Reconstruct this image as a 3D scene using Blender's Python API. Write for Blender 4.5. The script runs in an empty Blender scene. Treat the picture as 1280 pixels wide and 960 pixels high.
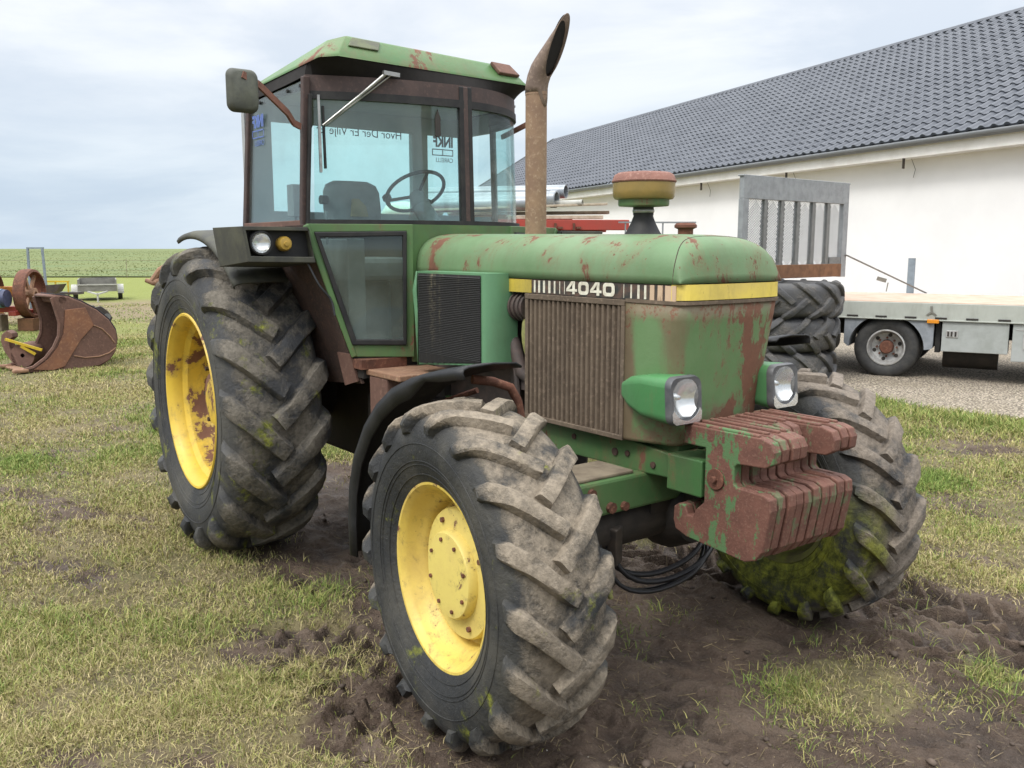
import bpy, bmesh, math, random
import numpy as np
from mathutils import Vector, Matrix, Euler

random.seed(7)
RNG = np.random.default_rng(11)
SC = bpy.context.scene
COL = SC.collection
PI = math.pi
R = math.radians

# ------------------------------------------------------------------ objects
def tag(o, label=None, cat=None, group=None, kind=None):
    if label: o['label'] = label
    if cat: o['category'] = cat
    if group: o['group'] = group
    if kind: o['kind'] = kind
    return o

def empty(name, loc=(0, 0, 0), rz=0.0, label=None, cat=None, group=None):
    o = bpy.data.objects.new(name, None)
    o.empty_display_size = 0.2
    COL.objects.link(o)
    o.location = loc
    o.rotation_euler = (0, 0, rz)
    return tag(o, label, cat, group)

def copy_tree(o, parent=None):
    c = o.copy()
    COL.objects.link(c)
    if parent is not None:
        c.parent = parent
    for ch in list(o.children):
        copy_tree(ch, c)
    return c

class MB:
    """Collects verts and faces for ONE mesh object."""
    def __init__(self):
        self.v = []; self.f = []; self.M = Matrix.Identity(4)
    def add(self, verts, faces):
        b = len(self.v)
        M = self.M
        self.v.extend([tuple(M @ Vector(p)) for p in verts])
        self.f.extend([tuple(i + b for i in f) for f in faces])
        return self
    def box(self, c, s, rot=None):
        hx, hy, hz = s[0] / 2, s[1] / 2, s[2] / 2
        vs = [Vector((x, y, z)) for x in (-hx, hx) for y in (-hy, hy) for z in (-hz, hz)]
        if rot is not None:
            Rm = Euler(rot).to_matrix()
            vs = [Rm @ p for p in vs]
        vs = [p + Vector(c) for p in vs]
        return self.add(vs, [(0, 1, 3, 2), (4, 6, 7, 5), (0, 4, 5, 1), (2, 3, 7, 6), (0, 2, 6, 4), (1, 5, 7, 3)])
    def bx(self, x0, x1, y0, y1, z0, z1):
        return self.box(((x0 + x1) / 2, (y0 + y1) / 2, (z0 + z1) / 2), (abs(x1 - x0), abs(y1 - y0), abs(z1 - z0)))
    def beam(self, a, b, w, h, up=(0, 0, 1)):
        a = Vector(a); b = Vector(b); d = (b - a); L = d.length; d = d / L
        up = Vector(up)
        s = d.cross(up)
        if s.length < 1e-4: s = d.cross(Vector((1, 0, 0)))
        s.normalize(); u = s.cross(d)
        vs = []
        for p in (a, b):
            for i, j in ((-1, -1), (1, -1), (1, 1), (-1, 1)):
                vs.append(p + s * (i * w / 2) + u * (j * h / 2))
        return self.add(vs, [(0, 3, 2, 1), (4, 5, 6, 7), (0, 1, 5, 4), (1, 2, 6, 5), (2, 3, 7, 6), (3, 0, 4, 7)])
    def tube(self, path, r, n=12, caps=True, closed=False):
        P = [Vector(p) for p in path]
        m = len(P)
        rr = r if hasattr(r, '__len__') else [r] * m
        vs = []; fs = []
        ref = None
        for i in range(m):
            if closed:
                t = P[(i + 1) % m] - P[i - 1]
            else:
                t = P[min(i + 1, m - 1)] - P[max(i - 1, 0)]
            t.normalize()
            if ref is None:
                a = Vector((0, 0, 1)) if abs(t.z) < 0.9 else Vector((1, 0, 0))
                ref = t.cross(a).normalized()
            ref = (ref - t * ref.dot(t)).normalized()
            w = t.cross(ref)
            for k in range(n):
                an = 2 * PI * k / n
                vs.append(P[i] + (ref * math.cos(an) + w * math.sin(an)) * rr[i])
        for i in range(m if closed else m - 1):
            j = (i + 1) % m
            for k in range(n):
                k2 = (k + 1) % n
                fs.append((i * n + k, i * n + k2, j * n + k2, j * n + k))
        if caps and not closed:
            fs.append(tuple(range(n - 1, -1, -1)))
            fs.append(tuple((m - 1) * n + k for k in range(n)))
        return self.add(vs, fs)
    def lathe(self, prof, n=32, axis='z', c=(0, 0, 0), closed=False):
        """prof: (radius, height) pairs, revolved about axis."""
        vs = []; fs = []; m = len(prof)
        for (r, h) in prof:
            r = max(r, 1e-4)
            for k in range(n):
                a = 2 * PI * k / n
                x, y = r * math.cos(a), r * math.sin(a)
                if axis == 'z': p = (x, y, h)
                elif axis == 'y': p = (y, h, x)
                else: p = (h, x, y)
                vs.append((p[0] + c[0], p[1] + c[1], p[2] + c[2]))
        for i in range(m if closed else m - 1):
            j = (i + 1) % m
            for k in range(n):
                k2 = (k + 1) % n
                fs.append((i * n + k, i * n + k2, j * n + k2, j * n + k))
        return self.add(vs, fs)
    def prism(self, poly, d, cap=True):
        """poly: list of 3-D points (planar); d: extrusion vector."""
        d = Vector(d); P = [Vector(p) for p in poly]; n = len(P)
        vs = P + [p + d for p in P]
        fs = [(i, (i + 1) % n, n + (i + 1) % n, n + i) for i in range(n)]
        if cap:
            fs.append(tuple(range(n - 1, -1, -1))); fs.append(tuple(range(n, 2 * n)))
        return self.add(vs, fs)
    def grid(self, rows):
        """rows: list of equally long lists of points."""
        n = len(rows[0]); vs = [p for r in rows for p in r]; fs = []
        for i in range(len(rows) - 1):
            for k in range(n - 1):
                fs.append((i * n + k, i * n + k + 1, (i + 1) * n + k + 1, (i + 1) * n + k))
        return self.add(vs, fs)
    def build(self, name, mat, parent=None, loc=(0, 0, 0), rot=(0, 0, 0), smooth=None, bevel=0, seg=2, solid=0, sub=0, fix=True):
        me = bpy.data.meshes.new(name)
        me.from_pydata(self.v, [], self.f)
        if fix:
            bm = bmesh.new(); bm.from_mesh(me)
            bmesh.ops.recalc_face_normals(bm, faces=bm.faces)
            bm.to_mesh(me); bm.free()
        me.update()
        o = bpy.data.objects.new(name, me)
        COL.objects.link(o)
        me.materials.append(mat)
        o.location = loc; o.rotation_euler = rot
        if parent is not None: o.parent = parent
        if solid:
            s = o.modifiers.new('s', 'SOLIDIFY'); s.thickness = solid; s.offset = 0
        if bevel:
            b = o.modifiers.new('b', 'BEVEL'); b.width = bevel; b.segments = seg; b.limit_method = 'ANGLE'; b.angle_limit = R(40)
        if sub:
            b = o.modifiers.new('u', 'SUBSURF'); b.levels = sub; b.render_levels = sub
        if smooth is not None:
            for p in me.polygons: p.use_smooth = True
            me.set_sharp_from_angle(angle=R(smooth))
        return o

def build_each(mb, name, mat, parent=None, **kw):
    """Every loose piece of mb becomes an object of its own."""
    n = len(mb.v); par = list(range(n))
    def find(a):
        while par[a] != a: par[a] = par[par[a]]; a = par[a]
        return a
    for f in mb.f:
        r0 = find(f[0])
        for i in f[1:]: par[find(i)] = r0
    groups = {}
    for f in mb.f: groups.setdefault(find(f[0]), []).append(f)
    out = []
    for fs in groups.values():
        ids = sorted({i for f in fs for i in f}); mp = {i: k for k, i in enumerate(ids)}
        m2 = MB(); m2.v = [mb.v[i] for i in ids]; m2.f = [tuple(mp[i] for i in f) for f in fs]
        out.append(m2.build(name, mat, parent, **kw))
    return out

def arr_mesh(name, verts, faces_flat, nper, mat, smooth=False, attrs=None):
    """Fast mesh from numpy arrays, all faces with nper corners."""
    me = bpy.data.meshes.new(name)
    nv = len(verts); nf = len(faces_flat) // nper
    me.vertices.add(nv); me.loops.add(nf * nper); me.polygons.add(nf)
    me.vertices.foreach_set('co', np.ascontiguousarray(verts, dtype=np.float32).ravel())
    me.loops.foreach_set('vertex_index', np.ascontiguousarray(faces_flat, dtype=np.int32))
    me.polygons.foreach_set('loop_start', np.arange(0, nf * nper, nper, dtype=np.int32))
    me.polygons.foreach_set('use_smooth', np.full(nf, smooth))
    me.update(calc_edges=True)
    for k, a in (attrs or {}).items():
        at = me.color_attributes.new(k, 'FLOAT_COLOR', 'POINT')
        c = np.ones((nv, 4), dtype=np.float32); c[:, :3] = a
        at.data.foreach_set('color', c.ravel())
    me.materials.append(mat)
    o = bpy.data.objects.new(name, me)
    COL.objects.link(o)
    return o

# ------------------------------------------------------------------ materials
class NT:
    def __init__(self, name):
        self.m = bpy.data.materials.new(name); self.m.use_nodes = True
        self.t = self.m.node_tree; self.t.nodes.clear()
        self.out = self.n('ShaderNodeOutputMaterial')
        self.bsdf = self.n('ShaderNodeBsdfPrincipled')
        self.t.links.new(self.bsdf.outputs[0], self.out.inputs[0])
        self.tc = self.n('ShaderNodeTexCoord')
        self.P = self.tc.outputs['Object']
    def n(self, t, **kw):
        nd = self.t.nodes.new(t)
        for k, v in kw.items(): setattr(nd, k, v)
        return nd
    def l(self, a, b): self.t.links.new(a, b)
    def inp(self, sock, v):
        if v is None: return
        if hasattr(v, 'is_output'): self.l(v, sock)
        elif isinstance(v, (tuple, list)) and len(v) == 3 and sock.type == 'RGBA': sock.default_value = (*v, 1)
        else: sock.default_value = v
    def val(self, x):
        return x
    def noise(self, scale, detail=4, rough=0.55, vec=None, dist=0.0, off=None, stretch=None):
        nd = self.n('ShaderNodeTexNoise')
        nd.inputs['Scale'].default_value = scale; nd.inputs['Detail'].default_value = detail
        nd.inputs['Roughness'].default_value = rough; nd.inputs['Distortion'].default_value = dist
        v = vec or self.P
        if off is not None or stretch is not None:
            mp = self.n('ShaderNodeMapping')
            if off is not None: mp.inputs['Location'].default_value = off
            if stretch is not None: mp.inputs['Scale'].default_value = stretch
            self.l(v, mp.inputs['Vector']); v = mp.outputs[0]
        self.l(v, nd.inputs['Vector'])
        return nd.outputs['Fac']
    def vor(self, scale, feat='F1', vec=None, out='Distance'):
        nd = self.n('ShaderNodeTexVoronoi'); nd.feature = feat
        nd.inputs['Scale'].default_value = scale
        self.l(vec or self.P, nd.inputs['Vector'])
        return nd.outputs[out]
    def math(self, op, a, b=None, c=None, clamp=False):
        nd = self.n('ShaderNodeMath', operation=op); nd.use_clamp = clamp
        self.inp(nd.inputs[0], a)
        if b is not None: self.inp(nd.inputs[1], b)
        if c is not None: self.inp(nd.inputs[2], c)
        return nd.outputs[0]
    def ss(self, x, a, b, lo=0.0, hi=1.0, smooth=True):
        nd = self.n('ShaderNodeMapRange'); nd.interpolation_type = 'SMOOTHSTEP' if smooth else 'LINEAR'
        self.inp(nd.inputs[0], x)
        nd.inputs[1].default_value = a; nd.inputs[2].default_value = b
        nd.inputs[3].default_value = lo; nd.inputs[4].default_value = hi
        return nd.outputs[0]
    def mix(self, fac, a, b, mode='MIX'):
        nd = self.n('ShaderNodeMix', data_type='RGBA', blend_type=mode)
        self.inp(nd.inputs[0], fac); self.inp(nd.inputs[6], a); self.inp(nd.inputs[7], b)
        return nd.outputs[2]
    def sep(self, vec=None):
        nd = self.n('ShaderNodeSeparateXYZ'); self.l(vec or self.P, nd.inputs[0]); return nd.outputs
    def bump(self, h, strength=0.3, dist=0.01, nrm=None):
        nd = self.n('ShaderNodeBump'); nd.inputs['Strength'].default_value = strength
        nd.inputs['Distance'].default_value = dist
        self.l(h, nd.inputs['Height'])
        if nrm is not None: self.l(nrm, nd.inputs['Normal'])
        return nd.outputs[0]
    def done(self, col, rough=0.6, metal=0.0, nrm=None, spec=None):
        self.inp(self.bsdf.inputs['Base Color'], col)
        self.inp(self.bsdf.inputs['Roughness'], rough)
        self.inp(self.bsdf.inputs['Metallic'], metal)
        if spec is not None: self.bsdf.inputs['Specular IOR Level'].default_value = spec
        if nrm is not None: self.l(nrm, self.bsdf.inputs['Normal'])
        return self.m

RUST1 = (0.16, 0.06, 0.035); RUST2 = (0.075, 0.032, 0.02); RUST3 = (0.24, 0.11, 0.065)

def paint(name, base, alt=None, rust=0.5, rscale=5.0, seed=0.0, dirt=0.3, rough=0.5, streak=True, dirtcol=(0.10, 0.085, 0.055), moss=0.0, metal=0.0, spk=0.5, core=None):
    """Old paint: faded patches, rust blotches and speckles, dirt and bumps."""
    t = NT(name)
    off = (seed * 3.1, seed * 1.7, seed * 2.3)
    n1 = t.noise(2.3, 5, 0.6, off=off)
    col = t.mix(t.ss(n1, 0.35, 0.68), base, alt or tuple(c * 0.75 for c in base))
    # dirt film
    nd = t.noise(7, 6, 0.7, off=(seed, 4, 2), stretch=(1, 1, 0.35) if streak else None)
    col = t.mix(t.math('MULTIPLY', t.ss(nd, 0.42, 0.75), dirt), col, dirtcol)
    if moss:
        nm = t.noise(6, 6, 0.7, off=(9, seed, 5))
        col = t.mix(t.math('MULTIPLY', t.ss(nm, 0.45, 0.7), moss), col, (0.10, 0.11, 0.02))
    # rust blotches
    st = (1, 1, 0.45) if streak else None
    nr = t.noise(rscale, 7, 0.72, off=(off[1], off[0], off[2]), stretch=st, dist=0.25)
    ns = t.noise(rscale * 7, 4, 0.65, off=off)
    if core:
        cx, cy, cz = t.sep()
        rr = t.math('SQRT', t.math('ADD', t.math('MULTIPLY', cx, cx), t.math('MULTIPLY', cz, cz)))
        nr = t.math('ADD', nr, t.ss(rr, core[1], core[0], 0.0, 0.13))
    big = t.ss(nr, 0.72 - 0.22 * rust, 0.74 - 0.2 * rust)
    sp = t.math('MULTIPLY', t.ss(ns, 0.66, 0.70), t.ss(nr, 0.50 - 0.1 * rust, 0.60 - 0.1 * rust))
    rm = t.math('MAXIMUM', big, t.math('MULTIPLY', sp, spk * 2 * min(1, rust * 1.5)), clamp=True)
    rc = t.mix(t.noise(rscale * 4, 5, 0.7), RUST2, RUST3)
    halo = t.ss(nr, 0.62 - 0.22 * rust, 0.73 - 0.21 * rust)
    col = t.mix(t.math('MULTIPLY', halo, 0.35 * min(1, rust * 2)), col, (0.17, 0.12, 0.06))
    col = t.mix(rm, col, rc)
    rgh = t.math('ADD', t.math('MULTIPLY', rm, 0.3), t.math('ADD', rough - 0.08, t.math('MULTIPLY', nd, 0.2)))
    h = t.math('ADD', t.math('MULTIPLY', rm, -0.5), t.math('MULTIPLY', ns, 0.5))
    return t.done(col, rgh, metal, t.bump(h, 0.25, 0.006))

def rusty(name, c1=RUST1, c2=RUST2, c3=RUST3, scale=6, seed=0, rough=0.85, bump=0.4, patch=None, pa=0.0, pscale=4):
    t = NT(name)
    n1 = t.noise(scale, 7, 0.7, off=(seed, seed * 2, 1)); n2 = t.noise(scale * 6, 5, 0.7, off=(seed, 1, 3))
    col = t.mix(t.ss(n1, 0.32, 0.68), c2, c1)
    col = t.mix(t.ss(n2, 0.5, 0.72), col, c3)
    if patch:
        n3 = t.noise(pscale, 6, 0.7, off=(seed * 5, 7, 3), stretch=(1, 1, 0.5))
        col = t.mix(t.ss(n3, 0.62 - 0.25 * pa, 0.65 - 0.25 * pa), col, patch)
    return t.done(col, rough, 0.0, t.bump(n2, bump, 0.008))

def plain(name, col, rough=0.6, metal=0.0, var=0.25, scale=12, bump=0.15, alt=None, spec=None, seed=0):
    t = NT(name)
    n = t.noise(scale, 6, 0.65, off=(seed, 2, 1)); n2 = t.noise(scale * 8, 3, 0.6)
    a = alt or tuple(c * (1 - var) for c in col)
    c = t.mix(t.ss(n, 0.35, 0.7), col, a)
    rg = t.math('ADD', rough - 0.1, t.math('MULTIPLY', n, 0.2))
    return t.done(c, rg, metal, t.bump(n2, bump, 0.004), spec)

def glass(name, tint=(0.93, 0.995, 0.985), dust=0.05, dcol=(0.5, 0.52, 0.5), moss=0.0):
    m = bpy.data.materials.new(name); m.use_nodes = True; t = m.node_tree; t.nodes.clear()
    N = t.nodes.new; L = t.links.new
    out = N('ShaderNodeOutputMaterial'); tr = N('ShaderNodeBsdfTransparent'); tr.inputs[0].default_value = (*tint, 1)
    gl = N('ShaderNodeBsdfGlossy'); gl.inputs['Roughness'].default_value = 0.03
    df = N('ShaderNodeBsdfDiffuse'); df.inputs[0].default_value = (*dcol, 1)
    lw = N('ShaderNodeLayerWeight'); lw.inputs[0].default_value = 0.5
    pw = N('ShaderNodeMath'); pw.operation = 'POWER'; L(lw.outputs['Facing'], pw.inputs[0]); pw.inputs[1].default_value = 4.0
    fr = N('ShaderNodeMath'); fr.operation = 'MULTIPLY_ADD'; L(pw.outputs[0], fr.inputs[0]); fr.inputs[1].default_value = 0.5; fr.inputs[2].default_value = 0.05
    m1 = N('ShaderNodeMixShader'); m2 = N('ShaderNodeMixShader')
    L(fr.outputs[0], m1.inputs[0]); L(tr.outputs[0], m1.inputs[1]); L(gl.outputs[0], m1.inputs[2])
    tc = N('ShaderNodeTexCoord'); nz = N('ShaderNodeTexNoise'); nz.inputs['Scale'].default_value = 5; nz.inputs['Detail'].default_value = 6
    L(tc.outputs['Object'], nz.inputs['Vector'])
    mr = N('ShaderNodeMapRange'); L(nz.outputs['Fac'], mr.inputs[0])
    mr.inputs[1].default_value = 0.3; mr.inputs[2].default_value = 0.75; mr.inputs[3].default_value = dust * 0.4; mr.inputs[4].default_value = dust * 1.6
    fac = mr.outputs[0]
    if moss:
        sp = N('ShaderNodeSeparateXYZ'); L(tc.outputs['Object'], sp.inputs[0])
        mz = N('ShaderNodeMapRange'); L(sp.outputs[2], mz.inputs[0])
        mz.inputs[1].default_value = 1.55; mz.inputs[2].default_value = 1.25; mz.inputs[3].default_value = 0; mz.inputs[4].default_value = moss
        ad = N('ShaderNodeMath'); ad.operation = 'MULTIPLY_ADD'; L(mz.outputs[0], ad.inputs[0]); L(nz.outputs['Fac'], ad.inputs[1]); L(fac, ad.inputs[2]); fac = ad.outputs[0]
    L(fac, m2.inputs[0]); L(m1.outputs[0], m2.inputs[1]); L(df.outputs[0], m2.inputs[2])
    L(m2.outputs[0], out.inputs[0])
    return m

def tyre_mat(name, Rt, mud=0.6, moss=0.0, mudcol=(0.235, 0.19, 0.135), mossside=False, rub=(0.030, 0.031, 0.033), seed=0):
    """Rubber with dried mud caked on the tread (large radius) and dust specks on the wall."""
    t = NT(name)
    x, y, z = t.sep()
    rad = t.math('SQRT', t.math('ADD', t.math('MULTIPLY', x, x), t.math('MULTIPLY', z, z)))
    n1 = t.noise(9, 7, 0.7, off=(seed, 1, 2)); n2 = t.noise(45, 5, 0.7, off=(seed, 3, 1)); n3 = t.noise(3.2, 4, 0.6, off=(seed, 7, 1))
    lim = t.math('ADD', rad, t.math('MULTIPLY', t.math('SUBTRACT', n1, 0.5), 0.16 * Rt))
    tread = t.ss(lim, Rt * 0.895, Rt * 0.955)
    amt = t.ss(t.math('ADD', t.math('MULTIPLY', n1, 0.6), t.math('MULTIPLY', n3, 0.5)), 0.62 - 0.35 * mud, 0.72 - 0.22 * mud)
    m1 = t.math('MULTIPLY', tread, amt)
    spk = t.math('MULTIPLY', t.ss(t.noise(70, 4, 0.7, off=(seed, 5, 9)), 0.63, 0.69), 0.65)
    film = t.math('MULTIPLY', t.ss(t.math('ADD', n3, t.math('MULTIPLY', n1, 0.5)), 0.62, 1.0), 0.42)
    rubc = t.mix(n3, rub, tuple(c * 1.7 for c in rub))
    col = t.mix(t.math('MAXIMUM', spk, film), rubc, (0.13, 0.12, 0.095))
    mc = t.mix(t.ss(n2, 0.3, 0.7), tuple(c * 0.70 for c in mudcol), tuple(c * 1.18 for c in mudcol))
    mc = t.mix(t.math('MULTIPLY', t.ss(t.noise(22, 6, 0.75, off=(seed, 2, 8)), 0.58, 0.70), 0.35), mc, tuple(c * 0.4 for c in mudcol))
    col = t.mix(m1, col, mc)
    if moss:
        nm = t.noise(5, 6, 0.72, off=(seed, 11, 4))
        w = t.ss(nm, 0.62 - 0.2 * moss, 0.72 - 0.12 * moss)
        if mossside:
            low = t.ss(z, 0.25, -0.2)
            inner = t.ss(y, -0.02, -0.12)
            w = t.math('MULTIPLY', t.math('MULTIPLY', low, inner), t.ss(nm, 0.36, 0.50))
        mcol = t.mix(t.ss(t.noise(16, 6, 0.7), 0.35, 0.68), (0.05, 0.058, 0.010), (0.29, 0.31, 0.035))
        col = t.mix(t.math('MULTIPLY', w, 0.9), col, mcol)
    rgh = t.math('ADD', 0.62, t.math('MULTIPLY', m1, 0.3))
    h = t.math('ADD', t.math('MULTIPLY', n2, 0.6), t.math('MULTIPLY', n1, t.math('MULTIPLY', m1, 1.2)))
    return t.done(col, rgh, 0, t.bump(h, 0.8, 0.014), spec=0.35)

M = {}
GREEN = (0.10, 0.245, 0.085); GREENF = (0.19, 0.34, 0.15)
def make_mats():
    M['hood'] = paint('hood_paint', (0.108, 0.195, 0.086), (0.152, 0.235, 0.122), rust=0.64, rscale=5.5, seed=1.3, dirt=0.22, rough=0.58, spk=1.0)
    M['cowl'] = cowl_mat()
    M['trim'] = paint('cowl_paint', (0.13, 0.27, 0.10), (0.15, 0.24, 0.10), rust=0.80, rscale=6.5, seed=2.2, dirt=0.35, rough=0.6, spk=1.0)
    M['green'] = paint('green_paint', (0.050, 0.135, 0.043), (0.085, 0.155, 0.06), rust=0.62, rscale=7, seed=3.1, dirt=0.4)
    M['greenbright'] = paint('green_paint_fresh', (0.058, 0.20, 0.065), (0.085, 0.235, 0.095), rust=0.30, rscale=9, seed=4.7, dirt=0.2)
    M['mint'] = paint('faded_green_paint', (0.115, 0.26, 0.135), (0.08, 0.19, 0.095), rust=0.25, rscale=9, seed=5.2, dirt=0.2)
    M['cabgreen'] = paint('cab_green_paint', (0.082, 0.165, 0.055), (0.058, 0.125, 0.045), rust=0.35, rscale=6, seed=6.4, dirt=0.55, moss=0.3)
    M['roof'] = paint('roof_paint', (0.066, 0.165, 0.052), (0.105, 0.19, 0.066), rust=0.5, rscale=3.0, seed=8.8, dirt=0.3, moss=0.35)
    M['yellow'] = paint('rim_yellow', (0.70, 0.53, 0.10), (0.62, 0.45, 0.12), rust=0.50, rscale=13, seed=1.9, dirt=0.40, rough=0.45, streak=False, dirtcol=(0.35, 0.22, 0.06), spk=0.8)
    M['yellowrust'] = paint('rim_yellow_rusted', (0.70, 0.49, 0.055), (0.62, 0.42, 0.05), rust=0.55, rscale=5, seed=3.3, dirt=0.30, rough=0.45, streak=False, dirtcol=(0.3, 0.18, 0.03), core=(0.40, 0.45))
    M['yellowhub'] = paint('hub_yellow', (0.69, 0.56, 0.15), (0.63, 0.49, 0.16), rust=0.42, rscale=13, seed=6.6, dirt=0.3, rough=0.5, streak=False, dirtcol=(0.45, 0.3, 0.1), spk=0.8)
    M['band'] = paint('band_yellow', (0.78, 0.62, 0.10), (0.62, 0.48, 0.13), rust=0.38, rscale=12, seed=0.7, dirt=0.35, rough=0.65)
    M['bandold'] = paint('band_yellow_dirty', (0.60, 0.46, 0.06), (0.3, 0.24, 0.06), rust=0.3, rscale=20, seed=0.3, dirt=0.7)
    M['peach'] = paint('peeled_decal', (0.58, 0.42, 0.28), (0.5, 0.36, 0.25), rust=0.5, rscale=30, seed=2.9, dirt=0.3)
    M['decalblack'] = plain('decal_black', (0.03, 0.032, 0.03), 0.5, alt=(0.12, 0.07, 0.05), scale=25)
    M['decalwhite'] = plain('decal_white', (0.72, 0.70, 0.58), 0.5, alt=(0.5, 0.46, 0.36), scale=40)
    M['grille'] = rusty('grille_brown', (0.140, 0.105, 0.072), (0.092, 0.068, 0.047), (0.20, 0.15, 0.105), 9, 1.0, bump=0.2)
    M['grilleback'] = rusty('grille_back_brown', (0.09, 0.058, 0.04), (0.06, 0.04, 0.03), (0.11, 0.07, 0.05), 12, 2.0)  # darker brown for the panel behind the ribs
    M['weight'] = rusty('weight_rust', (0.165, 0.072, 0.050), (0.112, 0.048, 0.034), (0.215, 0.118, 0.082), 14, 2.5, 0.75, 0.3, patch=(0.12, 0.125, 0.065), pa=0.20, pscale=16)
    M['weightgreen'] = rusty('weight_rust_green', (0.165, 0.072, 0.050), (0.112, 0.048, 0.034), (0.215, 0.118, 0.082), 14, 4.5, 0.75, 0.3, patch=(0.085, 0.165, 0.065), pa=0.40, pscale=11)
    M['rust'] = rusty('rust')
    M['rustlight'] = rusty('rust_pale', (0.30, 0.17, 0.10), (0.2, 0.11, 0.07), (0.36, 0.24, 0.15), 7, 3)
    M['rustbrown'] = rusty('rust_brown', (0.16, 0.085, 0.062), (0.11, 0.06, 0.045), (0.21, 0.12, 0.088), 5, 5, bump=0.2)
    M['rustdark'] = rusty('rust_dark', (0.07, 0.04, 0.03), (0.04, 0.025, 0.02), (0.11, 0.06, 0.04), 8, 6)
    M['pillar'] = rusty('pillar_brown', (0.062, 0.037, 0.031), (0.042, 0.026, 0.023), (0.09, 0.053, 0.042), 8, 7, 0.6, 0.15)
    M['exhaust'] = rusty('exhaust_rust', (0.27, 0.175, 0.105), (0.20, 0.125, 0.08), (0.34, 0.25, 0.165), 9, 3.4, 0.75, 0.25)
    M['exhaustdark'] = rusty('exhaust_soot', (0.22, 0.16, 0.12), (0.14, 0.10, 0.08), (0.30, 0.225, 0.175), 8, 4, 0.8, 0.25)
    M['deepblack'] = plain('deepblack', (0.012, 0.010, 0.009), 0.95)  # near-black for the soffit and the sheet in the exhaust mouth
    M['blackplastic'] = plain('black_plastic', (0.010, 0.0105, 0.012), 0.5, alt=(0.022, 0.022, 0.023), scale=7, spec=0.35)
    M['blackrubber'] = plain('black_rubber', (0.013, 0.013, 0.014), 0.6, alt=(0.03, 0.029, 0.027), scale=9, spec=0.35)
    M['flap'] = plain('grey_flap', (0.035, 0.035, 0.031), 0.65, alt=(0.08, 0.08, 0.055), scale=6)
    M['dark'] = plain('greasy_dark', (0.018, 0.016, 0.014), 0.7, alt=(0.04, 0.032, 0.026), scale=9)
    M['darkmetal'] = plain('dark_metal', (0.05, 0.045, 0.042), 0.5, 0.3, alt=(0.09, 0.07, 0.055), scale=10)
    M['screen'] = screen_mat()
    M['engine'] = plain('engine_grime', (0.05, 0.04, 0.036), 0.7, alt=(0.10, 0.07, 0.06), scale=14)
    M['lime'] = plain('lime_fibre', (0.30, 0.30, 0.10), 0.8, alt=(0.18, 0.18, 0.08), scale=30)
    M['grey'] = plain('cab_lining', (0.36, 0.38, 0.385), 0.8, alt=(0.30, 0.315, 0.32), scale=3)
    M['seat'] = plain('seat_cloth', (0.20, 0.205, 0.21), 0.9, alt=(0.15, 0.155, 0.16), scale=9)
    M['foam'] = plain('seat_foam', (0.30, 0.22, 0.10), 0.95, scale=20)
    M['precap'] = rusty('cap_rust', (0.24, 0.11, 0.08), (0.17, 0.075, 0.055), (0.32, 0.18, 0.14), 14, 8, 0.75, 0.2)
    M['bowl'] = plain('amber_bowl', (0.27, 0.185, 0.055), 0.35, alt=(0.20, 0.15, 0.05), scale=9)
    M['glasscab'] = glass('cab_glass', (0.885, 0.995, 0.985), 0.055, (0.5, 0.55, 0.56))
    M['glassclear'] = glass('cab_side_glass', (0.90, 0.995, 0.985), 0.05, (0.5, 0.55, 0.56))
    M['glasslow'] = glass('mossy_glass', (0.80, 0.88, 0.86), 0.075, (0.30, 0.34, 0.31), moss=0.35)
    M['lens'] = lens_mat()
    M['lensglass'] = glass('lamp_glass', (0.97, 0.98, 0.98), 0.12, (0.8, 0.8, 0.78))
    M['rimback'] = plain('mossy_rim_back', (0.09, 0.085, 0.03), 0.9, alt=(0.16, 0.17, 0.03), scale=9, bump=0.4)
    M['silver'] = plain('lamp_silver', (0.75, 0.76, 0.76), 0.25, 0.9, var=0.1)
    M['bezel'] = plain('bezel_grey', (0.06, 0.063, 0.07), 0.5, alt=(0.12, 0.12, 0.12))
    M['amber'] = plain('amber_lens', (0.42, 0.27, 0.05), 0.3)
    M['orange'] = plain('orange_lens', (0.75, 0.28, 0.02), 0.35)
    M['mirrorback'] = plain('mirror_back', (0.06, 0.064, 0.052), 0.7, alt=(0.10, 0.105, 0.078), scale=14)
    M['arm'] = rusty('arm_rust', (0.20, 0.085, 0.055), (0.14, 0.06, 0.04), (0.24, 0.12, 0.08), 14, 9, 0.7, 0.15)
    M['chrome'] = plain('dull_chrome', (0.42, 0.42, 0.40), 0.35, 0.8, var=0.4)
    M['decalblue'] = plain('decal_blue', (0.10, 0.16, 0.42), 0.6, var=0.1)
    M['hose'] = plain('hose_rubber', (0.012, 0.012, 0.014), 0.4)
    M['tyreF'] = tyre_mat('front_tyre', 0.616, 0.66, 0.20, mudcol=(0.245, 0.205, 0.155), seed=1, rub=(0.019, 0.020, 0.021))
    M['tyreFL'] = tyre_mat('front_tyre_mossy', 0.616, 0.70, 1.0, mudcol=(0.20, 0.168, 0.135), mossside=True, seed=2)
    M['tyreR'] = tyre_mat('rear_tyre', 0.87, 0.52, 0.25, mudcol=(0.155, 0.138, 0.112), seed=3, rub=(0.026, 0.027, 0.029))
    M['tyreS'] = tyre_mat('stacked_tyre', 0.76, 0.25, 0.0, mudcol=(0.14, 0.13, 0.12), seed=5, rub=(0.05, 0.05, 0.052))
    M['tyreT'] = plain('truck_tyre', (0.028, 0.028, 0.029), 0.7, alt=(0.055, 0.054, 0.05))
    M['wall'] = plain('white_render', (0.81, 0.805, 0.80), 0.9, alt=(0.765, 0.76, 0.755), scale=0.7, bump=0.2)
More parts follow.
